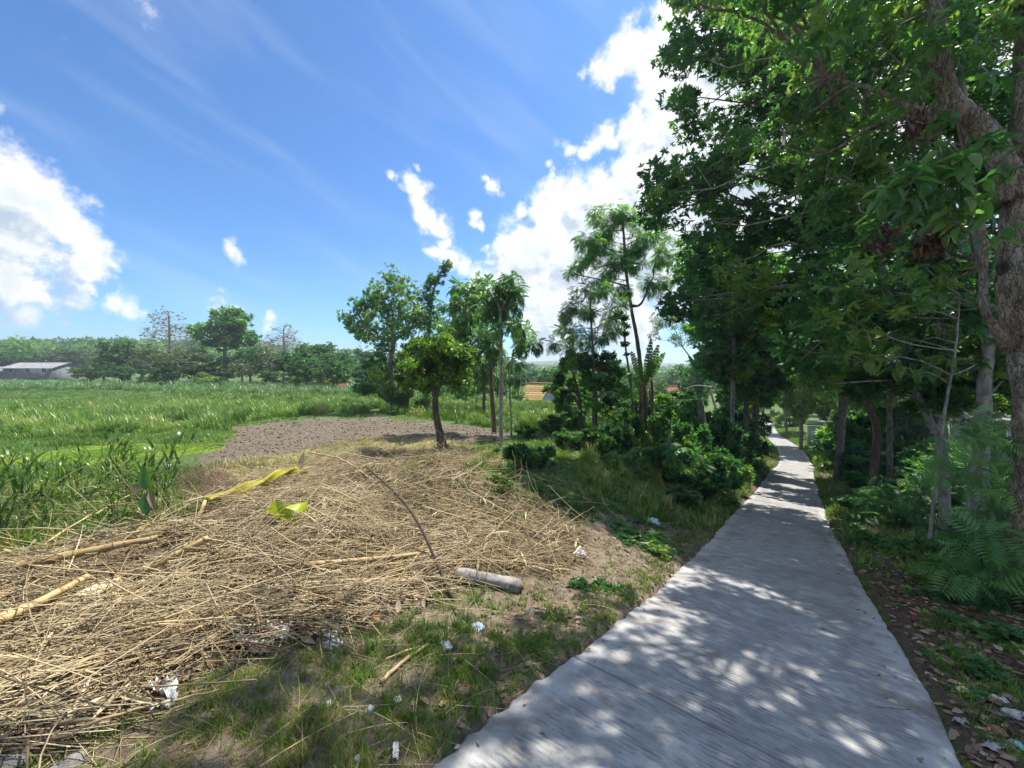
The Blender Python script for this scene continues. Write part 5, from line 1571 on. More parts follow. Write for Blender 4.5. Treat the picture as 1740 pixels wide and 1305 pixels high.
FILL2 = polyw([(640, 655), (1100, 650), (1180, 690), (1190, 730), (1010, 735), (1000, 690), (860, 688), (700, 688)])
grass_patch('valley_grass', FILL2, 3400, TUFT_L, .75, M['grass_field'], (.1, .8), .6)
grass_patch('soil_weeds', SOIL, 700, TUFT, .6, M['grass_field'], (.2, 1.0), .6, 1.2)
FILL3 = polyw([(-250, 770), (-60, 815), (60, 806), (260, 800), (340, 800), (345, 860), (320, 880), (0, 880), (-250, 900)])
grass_patch('rough_grass', FILL3, 2600, TUFT, 1.25, M['grass'], (.2, 1.1), .6)
grass_patch('rough_grass', FILL3, 900, WEED, .07, M['leaf_bright'], (.1, .8), .6, .9)
FILL4 = polyw([(-200, 745), (400, 732), (400, 752), (150, 758), (-60, 780), (-60, 812), (-200, 815)])
grass_patch('rough_grass', FILL4, 2600, TUFT, 1.0, M['grass_field'], (.2, 1.1), .6)
m1, m2 = MB(), MB()
for (mm, tt_, sz_, nn) in ((m1, TUFT, 1.9, 3000), (m2, WEED, .16, 2600)):
    sv_ = RNG.uniform(24, 105, nn); lt = RNG.choice([-1, 1], nn, p=[.42, .58]) * (HW + .08 + np.abs(RNG.normal(0, 1.9, nn)))
    q = np.stack([np.interp(sv_, s_len, RD[:, 0]) + np.interp(sv_, s_len, RT[:, 1]) * lt, np.interp(sv_, s_len, RD[:, 1]) - np.interp(sv_, s_len, RT[:, 0]) * lt], 1)
    ti = RNG.integers(0, 3, nn)
    for j in range(3):
        k = ti == j
        place_up(mm, tt_[j], np.column_stack([q[k], ground_z(q[k, 0], q[k, 1]) - .02]), sz_ * RNG.uniform(.5, 1.3, k.sum()), RNG.uniform(.2, 1.0, k.sum()))
tag(m1.obj('roadside_grass', M['grass_field']), kind='stuff'); tag(m2.obj('roadside_weeds', M['leaf_bright']), kind='stuff')
SIDE = np.array([(-14, .2), (-1.9, .6), (-2.3, 1.7), (-4.6, 3.2), (-5.6, 5.2), (-6.5, 8), (-14, 9)])
grass_patch('rough_grass', SIDE, 3600, TUFT, 1.1, M['grass'], (.2, 1.1), 0, .9, avoid=HEAP)
grass_patch('rough_grass', SIDE, 900, WEED, .08, M['leaf_bright'], (.1, .8), 0, .9, avoid=HEAP)
# soil clods on the dug bed
BANK2 = polyw([(960, 745), (1060, 735), (1180, 745), (1260, 770), (1230, 830), (1120, 830), (1000, 800)])
grass_patch('bank_tall_weeds', BANK2, 420, TUFT_L, .5, M['grass'], (.2, 1.1), .5, 1.4)
m = MB(); pc = scatter(SOIL, 5200, .8); pc = pc[poly_sd(pc[:, 0], pc[:, 1], SOIL) < -np.abs(RNG.normal(0, .45, len(pc)))]
ico = np.array([[0, 0, .6], [.55, 0, .1], [.1, .5, .1], [-.5, .2, .15], [-.2, -.5, .1], [.1, -.05, -.3]])
icf = [np.array([[0, 1, 2], [0, 2, 3], [0, 3, 4], [0, 4, 1], [5, 2, 1], [5, 3, 2], [5, 4, 3], [5, 1, 4]])]
place_up(m, (ico, icf), pc, RNG.uniform(.1, 1, len(pc)) ** 2 * .085 * (1 + (RNG.uniform(0, 1, len(pc)) > .93)), .5, .5)
tag(m.obj('soil_clods', simple_mat('clod', (.085, .066, .05), (.21, .17, .13), 5, .95, .5)), kind='stuff')
# tall reedy weeds at the left
def weed_template(seed):
    r = np.random.default_rng(seed); root = thing('reedy_weed', (0, 0, 0), None, None); ms, ml = MB(), MB()
    for i in range(5):
        az = r.uniform(0, 6.28); ln = r.uniform(.1, .45); h = r.uniform(.55, 1.0)
        sp = spline([(r.normal(0, .05), r.normal(0, .05), -.05), (math.cos(az) * ln * .35, math.sin(az) * ln * .35, h * .55), (math.cos(az) * ln, math.sin(az) * ln, h)], 9)
        tube(ms, sp, np.linspace(.007, .002, 9), 5)
        for k in range(2, 9):
            aa_ = r.uniform(0, 6.28); L_ = r.uniform(.22, .42)
            tv, tf = blade_tuft(1, L_, 0, .030, 4, int(r.integers(0, 9999)), (.9, 1.7))
            place(ml, (tv, tf), sp[k][None, :], np.array([[math.cos(aa_), math.sin(aa_), 0]]), np.array([[math.cos(aa_ + 1) * .5, math.sin(aa_ + 1) * .5, 1.0]]), 1.0, r.uniform(.1, .9))
    ms.obj('stems', M['stem_green'], root); ml.obj('leaves', M['grass'], root)
    return root


WT = [weed_template(70 + i) for i in range(4)]
pw = scatter(polyw([(-230, 980), (-230, 860), (40, 830), (200, 850), (300, 850), (320, 880), (200, 920), (40, 960)]), 38, .3)
for i, q in enumerate(pw):
    s = RNG.uniform(.6, 1.2)
    r = WT[i] if i < 4 else copy_tree(WT[i % 4], q, RNG.uniform(0, 6.28), (s, s, s))
    r.location = tuple(q); r.scale = (s, s, s)
    tag(r, 'tall reedy green weed growing at the edge of the straw heap', 'weed', 'reedy weeds beside the straw heap')
# dark leaved upright plant
bq = G(248, 905); Yq = bq[1]
root = thing('broad_leaf_plant', bq, 'upright plant with two big dark green leaves standing among the weeds', 'plant')
m = MB(); tube(m, spline([bq - (0, 0, .05), P(247, 870, Yq), P(246, 830, Yq)], 8), .008, 6); m.obj('stem', M['stem_green'], root, True, bq)
for (a, e, wd, mt) in [((248, 834), (243, 790), .085, 'leaf_dark'), ((246, 838), (250, 878), .09, 'leaf_dark'), ((252, 835), (263, 868), .05, 'litter'), ((240, 832), (222, 828), .09, 'litter')]:
    A, B = P(*a, Yq - .02), P(*e, Yq - .05); X = norm(B - A); L_ = np.linalg.norm(B - A)
    m = MB(); place(m, leaf6(1, wd / L_ * 1.2, .1, .1), A[None, :], X[None, :], np.array([[.7, -.7, .2]]), L_, .55); m.obj('leaf', M[mt], root, False, bq)

# ------------------------------------------------------------------ straw heap
def stalks(n, poly, lrange, rrange, az_mu, az_sd, tilt, lift, mat, name, ypow=.7, sides=3, seg=5, tint=(0, 1), bend=.16):
    p = scatter(poly, n, ypow); m = MB()
    L_ = RNG.uniform(*lrange, n); az = np.where(RNG.uniform(0, 1, n) < .72, RNG.normal(az_mu, az_sd, n), RNG.uniform(0, math.pi, n)); ti = RNG.normal(0, tilt, n)
    d = np.stack([np.cos(az) * np.cos(ti), np.sin(az) * np.cos(ti), np.sin(ti)], 1)
    sl = np.stack([ground_z(p[:, 0] + d[:, 0] * s_, p[:, 1] + d[:, 1] * s_) for s_ in (-.3, .3)], 1)
    d[:, 2] += np.clip((sl[:, 1] - sl[:, 0]) / .6, -.5, .5); d = norm(d)
    ts = np.linspace(-.5, .5, seg + 1)
    side = norm(np.cross(d, np.array([0, 0, 1.0]) + RNG.normal(0, .05, (n, 3)))); upv = np.cross(side, d)
    bd = RNG.normal(0, bend, n) * L_; bu = RNG.normal(.02, bend * .6, n) * L_
    h = np.abs(RNG.normal(0, lift, n)) + .01
    C = p[:, None, :] + d[:, None, :] * (ts[None, :, None] * L_[:, None, None]) + side[:, None, :] * ((ts ** 2)[None, :, None] * bd[:, None, None]) + upv[:, None, :] * ((.25 - ts ** 2)[None, :, None] * bu[:, None, None])
    C[:, :, 2] += h[:, None]
    gzc = ground_z(C[:, :, 0], C[:, :, 1])
    C[:, :, 2] = np.maximum(C[:, :, 2], gzc + .004)
    R = RNG.uniform(*rrange, n)[:, None] * np.linspace(1.15, .55, seg + 1)[None, :]
    a = np.arange(sides) * 2 * math.pi / sides
    V = C[:, :, None, :] + (side[:, None, None, :] * np.cos(a)[None, None, :, None] + upv[:, None, None, :] * np.sin(a)[None, None, :, None]) * R[:, :, None, None]
    k = (seg + 1) * sides
    i0 = (np.arange(seg)[:, None] * sides + np.arange(sides)).ravel(); i1 = (np.arange(seg)[:, None] * sides + (np.arange(sides) + 1) % sides).ravel()
    Q = np.stack([i0, i1, i1 + sides, i0 + sides], 1)
    Fq = (Q[None] + (np.arange(n) * k)[:, None, None]).reshape(-1, 4)
    m.add(V.reshape(-1, 3), [Fq], np.repeat(np.clip(RNG.uniform(*tint, n) * (.78 + .22 * np.clip(bump(p[:, 0], p[:, 1], 1.3, 6, 3), -1, 1)) , 0, 1), k))
    return tag(m.obj(name, mat), kind='stuff')


LEFTH = polyw([(-150, 1000), (60, 950), (230, 915), (420, 890), (600, 905), (760, 930), (850, 960), (720, 1005), (620, 1060), (470, 1090), (330, 1130), (230, 1200), (120, 1270), (-150, 1330)])
BACKH = polyw([(340, 880), (360, 835), (470, 805), (560, 780), (640, 765), (760, 768), (800, 800), (850, 830), (930, 858), (1000, 905), (995, 955), (930, 985), (850, 975), (760, 950), (600, 925), (440, 905)])
stalks(4600, LEFTH, (.3, 1.3), (.0022, .0052), .42, .5, .2, .08, M['straw'], 'straw')
stalks(5200, BACKH, (.25, .9), (.0018, .0038), .30, .8, .25, .09, M['straw'], 'straw', bend=.16)
stalks(2600, HEAP, (.15, .5), (.0015, .003), .4, .9, .35, .05, M['straw'], 'straw', tint=(0, .55))
stalks(900, polyw([(560, 800), (760, 768), (900, 850), (990, 930), (880, 960), (700, 880)]), (.4, 1.0), (.0018, .003), .3, 1.2, .55, .16, M['straw'], 'hay', bend=.3)
stalks(520, HEAP, (.6, 1.7), (.0035, .0065), .4, .6, .16, .10, M['straw'], 'thick_straw', tint=(.4, 1), seg=6)
stalks(420, LEFTW, (.3, .9), (.0018, .0035), .6, .9, .5, .2, M['straw'], 'dry_weed_stems', bend=.3)
grass_patch('bank_tall_weeds', SHADE, 500, TUFT_L, .30, M['grass_field'], (.1, 1.1), .5, 1.1)
stalks(500, SHADE, (.2, .9), (.002, .005), .3, 1.0, .3, .10, M['straw'], 'fallen_stems', tint=(0, .9), bend=.3)
stalks(700, FG, (.1, .5), (.001, .0025), .5, .9, .1, .01, M['straw'], 'scattered_straw', 1.0)
stalks(260, RIGHT, (.15, .7), (.0015, .004), .5, .9, .1, .01, M['litter'], 'scattered_twigs', .8)
stalks(700, polyw([(295, 845), (320, 815), (380, 812), (400, 840), (370, 865), (320, 865)]), (.2, .5), (.0015, .003), .9, 1.0, .6, .14, M['hay_red'], 'reddish_brush', bend=.3)


def husks(n, poly, srange, mat, name, lift=.05, ypow=.8, wd=.18, tl=.4, tint=(0, 1), templs=None):
    p = scatter(poly, n, ypow); d_, _ = road_frame(p[:, 0], p[:, 1]); p = p[(np.abs(d_) > HW + .02)]; n = len(p)
    p[:, 2] += np.abs(RNG.normal(0, lift, n)) + .008
    az = RNG.uniform(0, 6.28, n)
    xd = np.stack([np.cos(az), np.sin(az), RNG.normal(0, tl * .5, n)], 1)
    up = np.stack([RNG.normal(0, tl, n), RNG.normal(0, tl, n), np.ones(n)], 1)
    m = MB(); place(m, templs or leaf6(1, wd, .06, .15), p, xd, up, RNG.uniform(*srange, n), RNG.uniform(*tint, n)); return tag(m.obj(name, mat), kind='stuff')


husks(3600, HEAP, (.06, .30), M['straw'], 'dry_husks', .07, wd=.12, tint=(.1, 1))
husks(3000, HEAP, (.02, .07), M['litter'], 'broken_chaff', .07, wd=.4, tint=(.2, 1))
husks(1500, polyw([(-150, 1120), (200, 1080), (520, 1000), (760, 985), (700, 1050), (470, 1100), (240, 1210), (-150, 1330)]), (.03, .14), M['litter'], 'dry_leaf_chaff', .03, wd=.35, tint=(.3, 1))
LITR = polyw([(1385, 765), (1410, 765), (1640, 800), (1800, 880), (1900, 1000), (1900, 1320), (1660, 1320), (1560, 1120), (1480, 980), (1420, 880)])
husks(15000, LITR, (.04, .12), M['litter'], 'leaf_litter', .012, wd=.5, tl=.35, tint=(0, 1))
LITL = polyw([(1000, 900), (1150, 850), (1300, 775), (1325, 770), (1290, 810), (1235, 890), (1150, 975), (1000, 1100), (860, 1190), (780, 1250), (700, 1200), (900, 1000)])
husks(2600, LITL, (.025, .09), M['litter'], 'leaf_litter', .006, wd=.5, tl=.3, tint=(.1, .9))
husks(1000, SHADE, (.04, .12), M['litter'], 'leaf_litter', .02, wd=.5, tl=.4, tint=(.1, .9))
m = MB()                                      # a few leaves and crumbs on the concrete
k = 420; s_i = RNG.uniform(6, 34, k); rp = np.stack([np.interp(s_i + 8, s_len, RD[:, j]) for j in range(3)], 1); rt = np.stack([np.interp(s_i + 8, s_len, RT[:, j]) for j in range(2)], 1)
lat = np.where(RNG.uniform(0, 1, k) < .65, RNG.choice([-1, 1], k) * (1.12 - np.abs(RNG.normal(0, .13, k))), RNG.uniform(-1.1, 1.1, k))
q = np.stack([rp[:, 0] + rt[:, 1] * lat, rp[:, 1] - rt[:, 0] * lat, rp[:, 2] + .002], 1)
az = RNG.uniform(0, 6.28, k)
place(m, leaf6(1, .5, .05, .1), q, np.stack([np.cos(az), np.sin(az), np.full(k, .05)], 1), np.stack([RNG.normal(0, .2, k), RNG.normal(0, .2, k), np.ones(k)], 1), RNG.uniform(.015, .05, k), RNG.uniform(0, 1, k))
tag(m.obj('leaves_on_road', M['litter']), kind='stuff')

# ------------------------------------------------------------------ single canes, poles, sticks, log
def cane(name, label, cat, a, e, r0, r1, mat, group=None, la=.05, le=.08, nodes=0, hollow=False, mid=None, ye=None):
    A = G(*a); A[2] += la
    B = G(*e); B[2] += le
    if ye is not None: B = P(e[0], e[1], ye)
    pts = [A] + ([G(*mid[:2]) + np.array([0, 0, mid[2]])] if mid else []) + [B]
    n = 14; sp = spline(pts, n)
    if not mid: sp[1:-1] += RNG.normal(0, (.002 if name == 'bamboo_pole' else min(.008, .006 * np.linalg.norm(B - A))), (n - 2, 3)) + np.outer(np.sin(np.linspace(0, 3.14, n))[1:-1], RNG.normal(0, (.006 if name == 'bamboo_pole' else .02) * np.linalg.norm(B - A), 3))
    root = thing(name, A, label, cat, group)
    m = MB(); tube(m, sp, np.linspace(r0, r1, n), 10, RNG.uniform(.3, .8), .02, cap=not hollow); m.obj('shaft', mat, root, True, A)
    if nodes:
        for t in np.linspace(.08, .95, nodes):
            m = MB()
            i = t * (n - 1); c = sp[int(i)] + (sp[min(int(i) + 1, n - 1)] - sp[int(i)]) * (i % 1); d = norm(sp[min(int(i) + 1, n - 1)] - sp[int(i)])
            rr = r0 + (r1 - r0) * t
            tube(m, [c - d * .012, c - d * .004, c + d * .004, c + d * .012], [rr * 1.0, rr * 1.13, rr * 1.13, rr * 1.0], 10, .1)
            m.obj('node_ring', M['bamboo'], root, True, A)
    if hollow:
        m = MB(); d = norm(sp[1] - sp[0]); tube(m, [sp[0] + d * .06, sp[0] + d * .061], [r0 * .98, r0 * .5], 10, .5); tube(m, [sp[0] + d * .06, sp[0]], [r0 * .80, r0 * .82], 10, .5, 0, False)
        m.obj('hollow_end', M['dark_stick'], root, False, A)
    return root


cane('bamboo_pole', 'thick dry bamboo pole showing its dark hollow cut end', 'bamboo pole', (32, 1003), (270, 958), .038, .026, M['bamboo'], nodes=4, hollow=True, la=.21, le=.26)
cane('bamboo_pole', 'long bamboo pole slanting down beside the pale fallen leaf', 'bamboo pole', (-10, 1112), (150, 1030), .029, .025, M['bamboo'], nodes=4, la=.20, le=.24)
cane('bamboo_pole', 'bamboo pole half buried in straw above the pale fallen leaf', 'bamboo pole', (240, 1010), (355, 960), .031, .024, M['bamboo'], nodes=3, la=.19, le=.26)
cane('bamboo_pole', 'bamboo pole lying level under the long dark bent stick', 'bamboo pole', (520, 990), (712, 968), .024, .02, M['cane'], nodes=3, la=.16, le=.17)
cane('bamboo_pole', 'short dark bamboo piece whose cut end points at the road', 'bamboo pole', (822, 940), (690, 965), .020, .014, M['dark_stick'], nodes=2, la=.12, le=.06)
cane('bamboo_pole', 'thin pale cane pointing to the road below the log', 'cane', (780, 1008), (560, 1030), .010, .006, M['cane'], la=.05, le=.04)
cane('dry_cane', 'long pale cane arching above the green weeds', 'cane', (75, 942), (225, 880), .011, .006, M['cane'], la=.10, le=.30)
cane('dry_cane', 'pair-like pale cane lying level along the back of the heap', 'cane', (100, 940), (380, 915), .009, .005, M['cane'], la=.12, le=.16)
cane('dry_cane', 'thin bent stalk crossing the whole front of the heap', 'cane', (60, 1090), (400, 960), .008, .004, M['cane'], la=.04, le=.14)
cane('dry_cane', 'long thin stalk lying along the grass at the lower edge of the heap', 'cane', (10, 1288), (372, 1180), .009, .004, M['cane'], la=.02, le=.03)
cane('dry_cane', 'forked branch lying on the grass between the heap and the road', 'branch', (648, 1162), (728, 1098), .013, .010, M['cane'], la=.015, le=.02)
cane('dry_cane', 'thin side branch beside the forked branch on the grass', 'branch', (655, 1125), (730, 1100), .007, .006, M['cane'], la=.015, le=.02)
cane('dry_cane', 'weathered branch lying behind the yellow rolled leaf', 'branch', (526, 782), (606, 806), .025, .015, M['cane'], la=.22, le=.12)
cane('dry_cane', 'fallen grey branch in front of the round dark bush', 'branch', (800, 804), (862, 806), .035, .025, M['bark'], la=.06, le=.06)
cane('dark_stick', 'long bent dark stick standing up slantwise out of the heap', 'stick', (770, 1022), (622, 822), .016, .009, M['dark_stick'], la=.0, le=.30, mid=(698, 916, .34))
cane('dark_stick', 'thin dark twig crossing the foot of the bent dark stick', 'stick', (730, 985), (795, 1070), .007, .003, M['dark_stick'], la=.12, le=.01)
cane('dark_stick', 'thin dark twig leaning over the weathered log', 'stick', (800, 1030), (850, 975), .005, .003, M['dark_stick'], la=.01, le=.12)
cane('dark_stick', 'dark crooked twig lying over the road edge', 'twig', (1545, 1232), (1690, 1262), .007, .004, M['dark_stick'], la=.02, le=.02)
cane('dark_stick', 'short brown twig lying on the concrete', 'twig', (1488, 1236), (1545, 1240), .007, .004, M['bark_brown'], la=.16, le=.16)
for i, (a, e) in enumerate([((0, 930), (100, 985)), ((50, 870), (110, 960)), ((0, 955), (60, 975)), ((300, 1010), (520, 900)), ((420, 1030), (500, 890)), ((480, 870), (640, 960)), ((600, 900), (820, 930)), ((350, 1080), (430, 930)), ((640, 945), (830, 900)), ((820, 940), (900, 860)), ((700, 960), (960, 925)),
                            ((560, 960), (760, 915)), ((180, 1110), (420, 1000)), ((20, 1210), (260, 1110)), ((120, 1150), (330, 1100)), ((380, 1060), (620, 990)), ((480, 1050), (700, 1010)), ((130, 985), (300, 890)), ((260, 930), (330, 850)), ((60, 1040), (260, 985)), ((870, 960), (990, 900)), ((780, 880), (960, 950)),
                            ((900, 955), (1010, 880)), ((740, 860), (900, 905)), ((560, 850), (700, 900)), ((420, 880), (620, 860)), ((500, 930), (610, 850)), ((200, 1060), (330, 1000)), ((0, 1160), (180, 1090)), ((310, 1120), (480, 1040)), ((-20, 1060), (120, 1000)), ((650, 990), (790, 950))]):
    cane('dry_cane', 'thin straw-coloured cane lying loose on the heap of cut stalks', 'cane', a, e, RNG.uniform(.005, .009), .003, M['cane'], 'thin loose canes on the straw heap', la=RNG.uniform(.04, .16), le=RNG.uniform(.06, .24))
# weathered log
A, B = G(772, 985) + np.array([0, 0, .06]), G(882, 1004) + np.array([0, 0, .05])
root = thing('log', (A + B) / 2, 'short weathered grey log with a ragged end near the road', 'log')
m = MB(); n = 16; sp = spline([A, (A + B) / 2 + np.array([0, 0, .015]), B], n); tube(m, sp, .066 + .006 * np.sin(np.linspace(0, 9, n)), 14, .5, .05); m.obj('bark', M['log'], root, True, root.location)
m = MB(); d = norm(B - A); tube(m, [B, B + d * .015, B + d * .05], [.062, .05, .018], 12, .5, .25); tube(m, [A - d * .01, A], [.04, .058], 12, .5, .15); m.obj('broken_end', M['wood_cut'], root, False, root.location)
# yellow rolled banana leaf
A, B = G(350, 882) + np.array([0, 0, .22]), P(522, 802, G(500, 812)[1] - .45)
root = thing('rolled_leaf', A, 'long yellow rolled and twisted banana leaf lying up across the heap', 'dead leaf')
m = MB(); n = 30; sp = spline([A, A + (B - A) * .35 + np.array([0, 0, .03]), A + (B - A) * .7 + np.array([0, 0, .12]), B], n)
tg = norm(np.gradient(sp, axis=0)); sd = norm(np.cross(tg, [0, 0, 1.0])); uu = np.cross(sd, tg); ns = 12; rows = []
for i in range(n):
    tt = i / (n - 1); r_ = .018 + .045 * math.sin(math.pi * min(1, .15 + tt * .83))
    for q in range(ns):
        a = 2 * math.pi * q / ns + tt * 7
        rr = r_ * (1 + .38 * math.cos(3 * (a - tt * 7)) + .1 * math.sin(i * 1.3 + q))
        rows.append(sp[i] + sd[i] * math.cos(a) * rr + uu[i] * math.sin(a) * rr)
i0 = (np.arange(n - 1)[:, None] * ns + np.arange(ns)).ravel(); i1 = (np.arange(n - 1)[:, None] * ns + (np.arange(ns) + 1) % ns).ravel()
tn = np.clip(.45 + .28 * np.sin(np.arange(n) * .9)[:, None] + .35 * np.cos(np.arange(ns) * 2 * math.pi / ns * 3)[None, :] + RNG.normal(0, .12, (n, ns)), 0, 1).ravel()
m.add(np.array(rows), [np.stack([i0, i1, i1 + ns, i0 + ns], 1), (np.arange(ns) + (n - 1) * ns)[None, :], np.arange(ns)[::-1][None, :]], tn); m.obj('blade', M['leaf_yellow'], root, True, A)
m = MB(); tube(m, spline([G(318, 905) + np.array([0, 0, .04]), G(335, 892) + np.array([0, 0, .06]), A], 6), [.010, .014, .018, .02, .02, .02], 7); m.obj('stalk', M['bamboo'], root, True, A)
# torn lime leaf
c = G(488, 872) + np.array([0, 0, .24]); c[1] -= .3; root = thing('torn_leaf', c, 'torn lime yellow banana leaf piece lying on the straw', 'leaf'); s = c[1] / F
for nm_, pts in (('torn_piece', [(450, 870, .02), (468, 848, .10), (490, 862, .06), (505, 885, .02), (500, 890, -.02), (470, 880, .0)]), ('torn_piece', [(478, 862, .05), (522, 852, .04), (522, 866, .0), (505, 872, .06), (498, 866, .1)])):
    v = np.array([P(a, b_, c[1] - dz * 1.5 + (888 - b_) * .004) for a, b_, dz in pts]); ctr = v.mean(0) + np.array([0, -.05, .03])
    m = MB(); k = len(v); m.add(np.vstack([v, ctr]), [np.array([[i, (i + 1) % k, k] for i in range(k)])], RNG.uniform(0, 1, k + 1)); m.obj(nm_, M['leaf_lime'], root, False, c)
# tall dry leaf fan at the back edge
bq = G(512, 800); root = thing('dry_leaf_fan', bq, 'upright brown dry leaf standing at the back edge of the heap', 'dead leaf')
m = MB(); place(m, leaf6(1, .35, .15, .1), np.array([bq, bq + (.03, 0, 0)]), np.array([[.12, 0, 1], [-.2, .1, 1.0]]), np.array([[.2, -1, 0], [.3, -1, 0]]), np.array([.46, .30]), np.array([.7, .5])); m.obj('blade', M['straw'], root, False, bq)
# pale fallen leaf sheath
bq = G(172, 1030) + np.array([0, 0, .15]); root = thing('leaf_sheath', bq, 'wide pale curled leaf sheath lying between two bamboo poles', 'dead leaf')
m = MB(); gx_, gy_ = np.meshgrid(np.linspace(0, 1, 10), np.linspace(-1, 1, 7), indexing='ij')
X = norm(G(205, 1012) - G(135, 1045)); wv = np.array([-X[1], X[0], 0.4])
V = bq - X * .17 + X * (gx_.ravel()[:, None] * .34) + wv * ((gy_ * .075 * np.sin(np.pi * np.clip(gx_ * .9 + .1, 0, 1)) ** .5).ravel()[:, None]); V[:, 2] += (.05 * (1 - gy_ ** 2)).ravel() - .02
q0 = (np.arange(9)[:, None] * 7 + np.arange(6)).ravel(); m.add(V, [np.stack([q0, q0 + 7, q0 + 8, q0 + 1], 1)], .95); m.obj('blade', M['straw'], root, True, bq)

# ------------------------------------------------------------------ litter: bags, wrappers, scraps
def crumple(name, px, row, wpx, hpx, mat, label, cat='rubbish', seed=0, flat=.5, lift=0.0, sub=14, asp=1.0):
    r = np.random.default_rng(seed + int(px * 7 + row)); p = G(px, row); s = wpx / F * p[1] / 2; h = hpx / F * p[1]
    m = MB(); nu, nv = sub * 2, sub
    uu_, vv_ = np.meshgrid(np.arange(nu) * 2 * math.pi / nu, np.linspace(0.02, math.pi - .02, nv), indexing='ij')
    D = np.stack([np.sin(vv_) * np.cos(uu_), np.sin(vv_) * np.sin(uu_), np.cos(vv_)], -1).reshape(-1, 3)
    rad = np.ones(len(D))
    for _ in range(26):
        ax_ = norm(r.normal(0, 1, 3)); rad += r.uniform(.05, .13) * np.abs(np.sin(D @ ax_ * r.uniform(2, 11) + r.uniform(0, 6))) - .05
    for _ in range(5):
        ax_ = norm(r.normal(0, 1, 3) * np.array([1, 1, .3])); rad += .35 * np.maximum(0, D @ ax_ - .75) * 3
    V = D * rad[:, None] * np.array([s, s * asp, h * .62]); V[:, 2] *= .5; V[:, 2] += h * .2 + lift; V[:, 2] = np.maximum(V[:, 2], -.01 + .01 * np.sin(V[:, 0] * 50))
    q0 = (np.arange(nu)[:, None] * nv + np.arange(nv - 1)).ravel(); q1 = (((np.arange(nu) + 1) % nu)[:, None] * nv + np.arange(nv - 1)).ravel()
    m.add(V, [np.stack([q0, q0 + 1, q1 + 1, q1], 1)], .5)
    o = m.obj(name, M[mat]); o.location = tuple(p); o.rotation_euler = (0, 0, r.uniform(0, 6.28) if asp == 1 else -.1)
    return tag(o, label, cat)


def scrap(name, quad, mat, label, cat='rubbish', lift=.03, wav=.02):
    """a thin sheet lying on the ground, corners given as picture points"""
    c4 = [G(*q) + np.array([0, 0, lift]) for q in quad]; n = 9; tt = np.linspace(0, 1, n); m = MB(); V = []
    for a in tt:
        for b_ in tt:
            v = c4[0] * (1 - a) * (1 - b_) + c4[1] * a * (1 - b_) + c4[2] * a * b_ + c4[3] * (1 - a) * b_
            V.append(v + np.array([RNG.normal(0, wav * .3), RNG.normal(0, wav * .3), abs(RNG.normal(0, wav)) + wav * math.sin(a * 9 + b_ * 5)]))
    q0 = (np.arange(n - 1)[:, None] * n + np.arange(n - 1)).ravel(); m.add(np.array(V), [np.stack([q0, q0 + n, q0 + n + 1, q0 + 1], 1)], .5)
    V0 = c4[0]; o = m.obj(name, M[mat], shift=V0); o.location = tuple(V0)
    md = o.modifiers.new('thickness', 'SOLIDIFY'); md.thickness = .002
    return tag(o, label, cat)


scrap('plastic_sheet', [(388, 1092), (400, 1076), (492, 1070), (490, 1094)], 'plastic_white', 'crumpled white plastic sheet below the straw next to a red wrapper', lift=.04)
scrap('plastic_sheet', [(390, 1104), (400, 1096), (470, 1096), (440, 1106)], 'plastic_grey', 'dirty strip of plastic under the crumpled white sheet', lift=.02)
scrap('plastic_bag', [(245, 1185), (262, 1178), (302, 1165), (300, 1200)], 'plastic_white', 'torn white plastic bag on the grass at the lower straw edge', lift=.04)
scrap('plastic_bag', [(252, 1222), (255, 1212), (302, 1190), (300, 1202)], 'plastic_white', 'folded white flap lying just below the torn white bag', lift=.02)
crumple('plastic_bag', 560, 1076, 28, 12, 'plastic_white', 'small crumpled white bag next to a maroon scrap')
crumple('plastic_bag', 568, 1096, 26, 12, 'plastic_grey', 'greyish crumpled bag just below the small white bag')
crumple('wrapper', 520, 1072, 22, 12, 'plastic_maroon', 'maroon scrap lying in the chaff left of the small white bag')
crumple('wrapper', 408, 1078, 14, 10, 'plastic_red', 'small red wrapper at the corner of the white plastic sheet')
crumple('wrapper', 640, 1052, 14, 9, 'orange', 'small rusty orange scrap in the dry leaf chaff')
crumple('wrapper', 610, 1054, 12, 9, 'plastic_maroon', 'tiny dark red scrap beside the rusty orange one')
crumple('plastic_bag', 1103, 888, 28, 13, 'plastic_blue', 'pale blue white plastic bag in the shaded grass left of the road', asp=.7)
crumple('wrapper', 1072, 885, 22, 9, 'dark_plastic', 'black rubbish lying beside the pale blue bag')
crumple('plastic_bag', 985, 943, 20, 11, 'plastic_white', 'small white lump of plastic at the end of the straw heap')
crumple('plastic_bag', 812, 1068, 18, 11, 'plastic_blue', 'small bluish crumpled scrap beside the dark twigs')
crumple('plastic_bag', 757, 1100, 20, 14, 'plastic_grey', 'grey crumpled scrap next to the bright grass tuft')
crumple('wrapper', 225, 1150, 24, 9, 'plastic_yellow', 'yellow and coloured wrapper lying in the straw')
crumple('wrapper', 212, 1154, 14, 7, 'plastic_cyan', 'small teal scrap touching the yellow wrapper')
crumple('wrapper', 40, 1178, 18, 7, 'plastic_red', 'faded red scrap in the straw near the lower pole')
crumple('plastic_bag', 18, 1220, 40, 18, 'plastic_grey', 'dirty clear plastic bag at the lowest edge of the straw')
crumple('wrapper', 628, 1206, 10, 8, 'plastic_grey', 'small pale scrap alone in the shaded grass')
crumple('wrapper', 560, 1196, 10, 7, 'plastic_white', 'tiny white paper scrap on bare soil in the grass')
crumple('wrapper', 676, 1190, 12, 7, 'plastic_grey', 'pale stone-like scrap in the shaded grass')
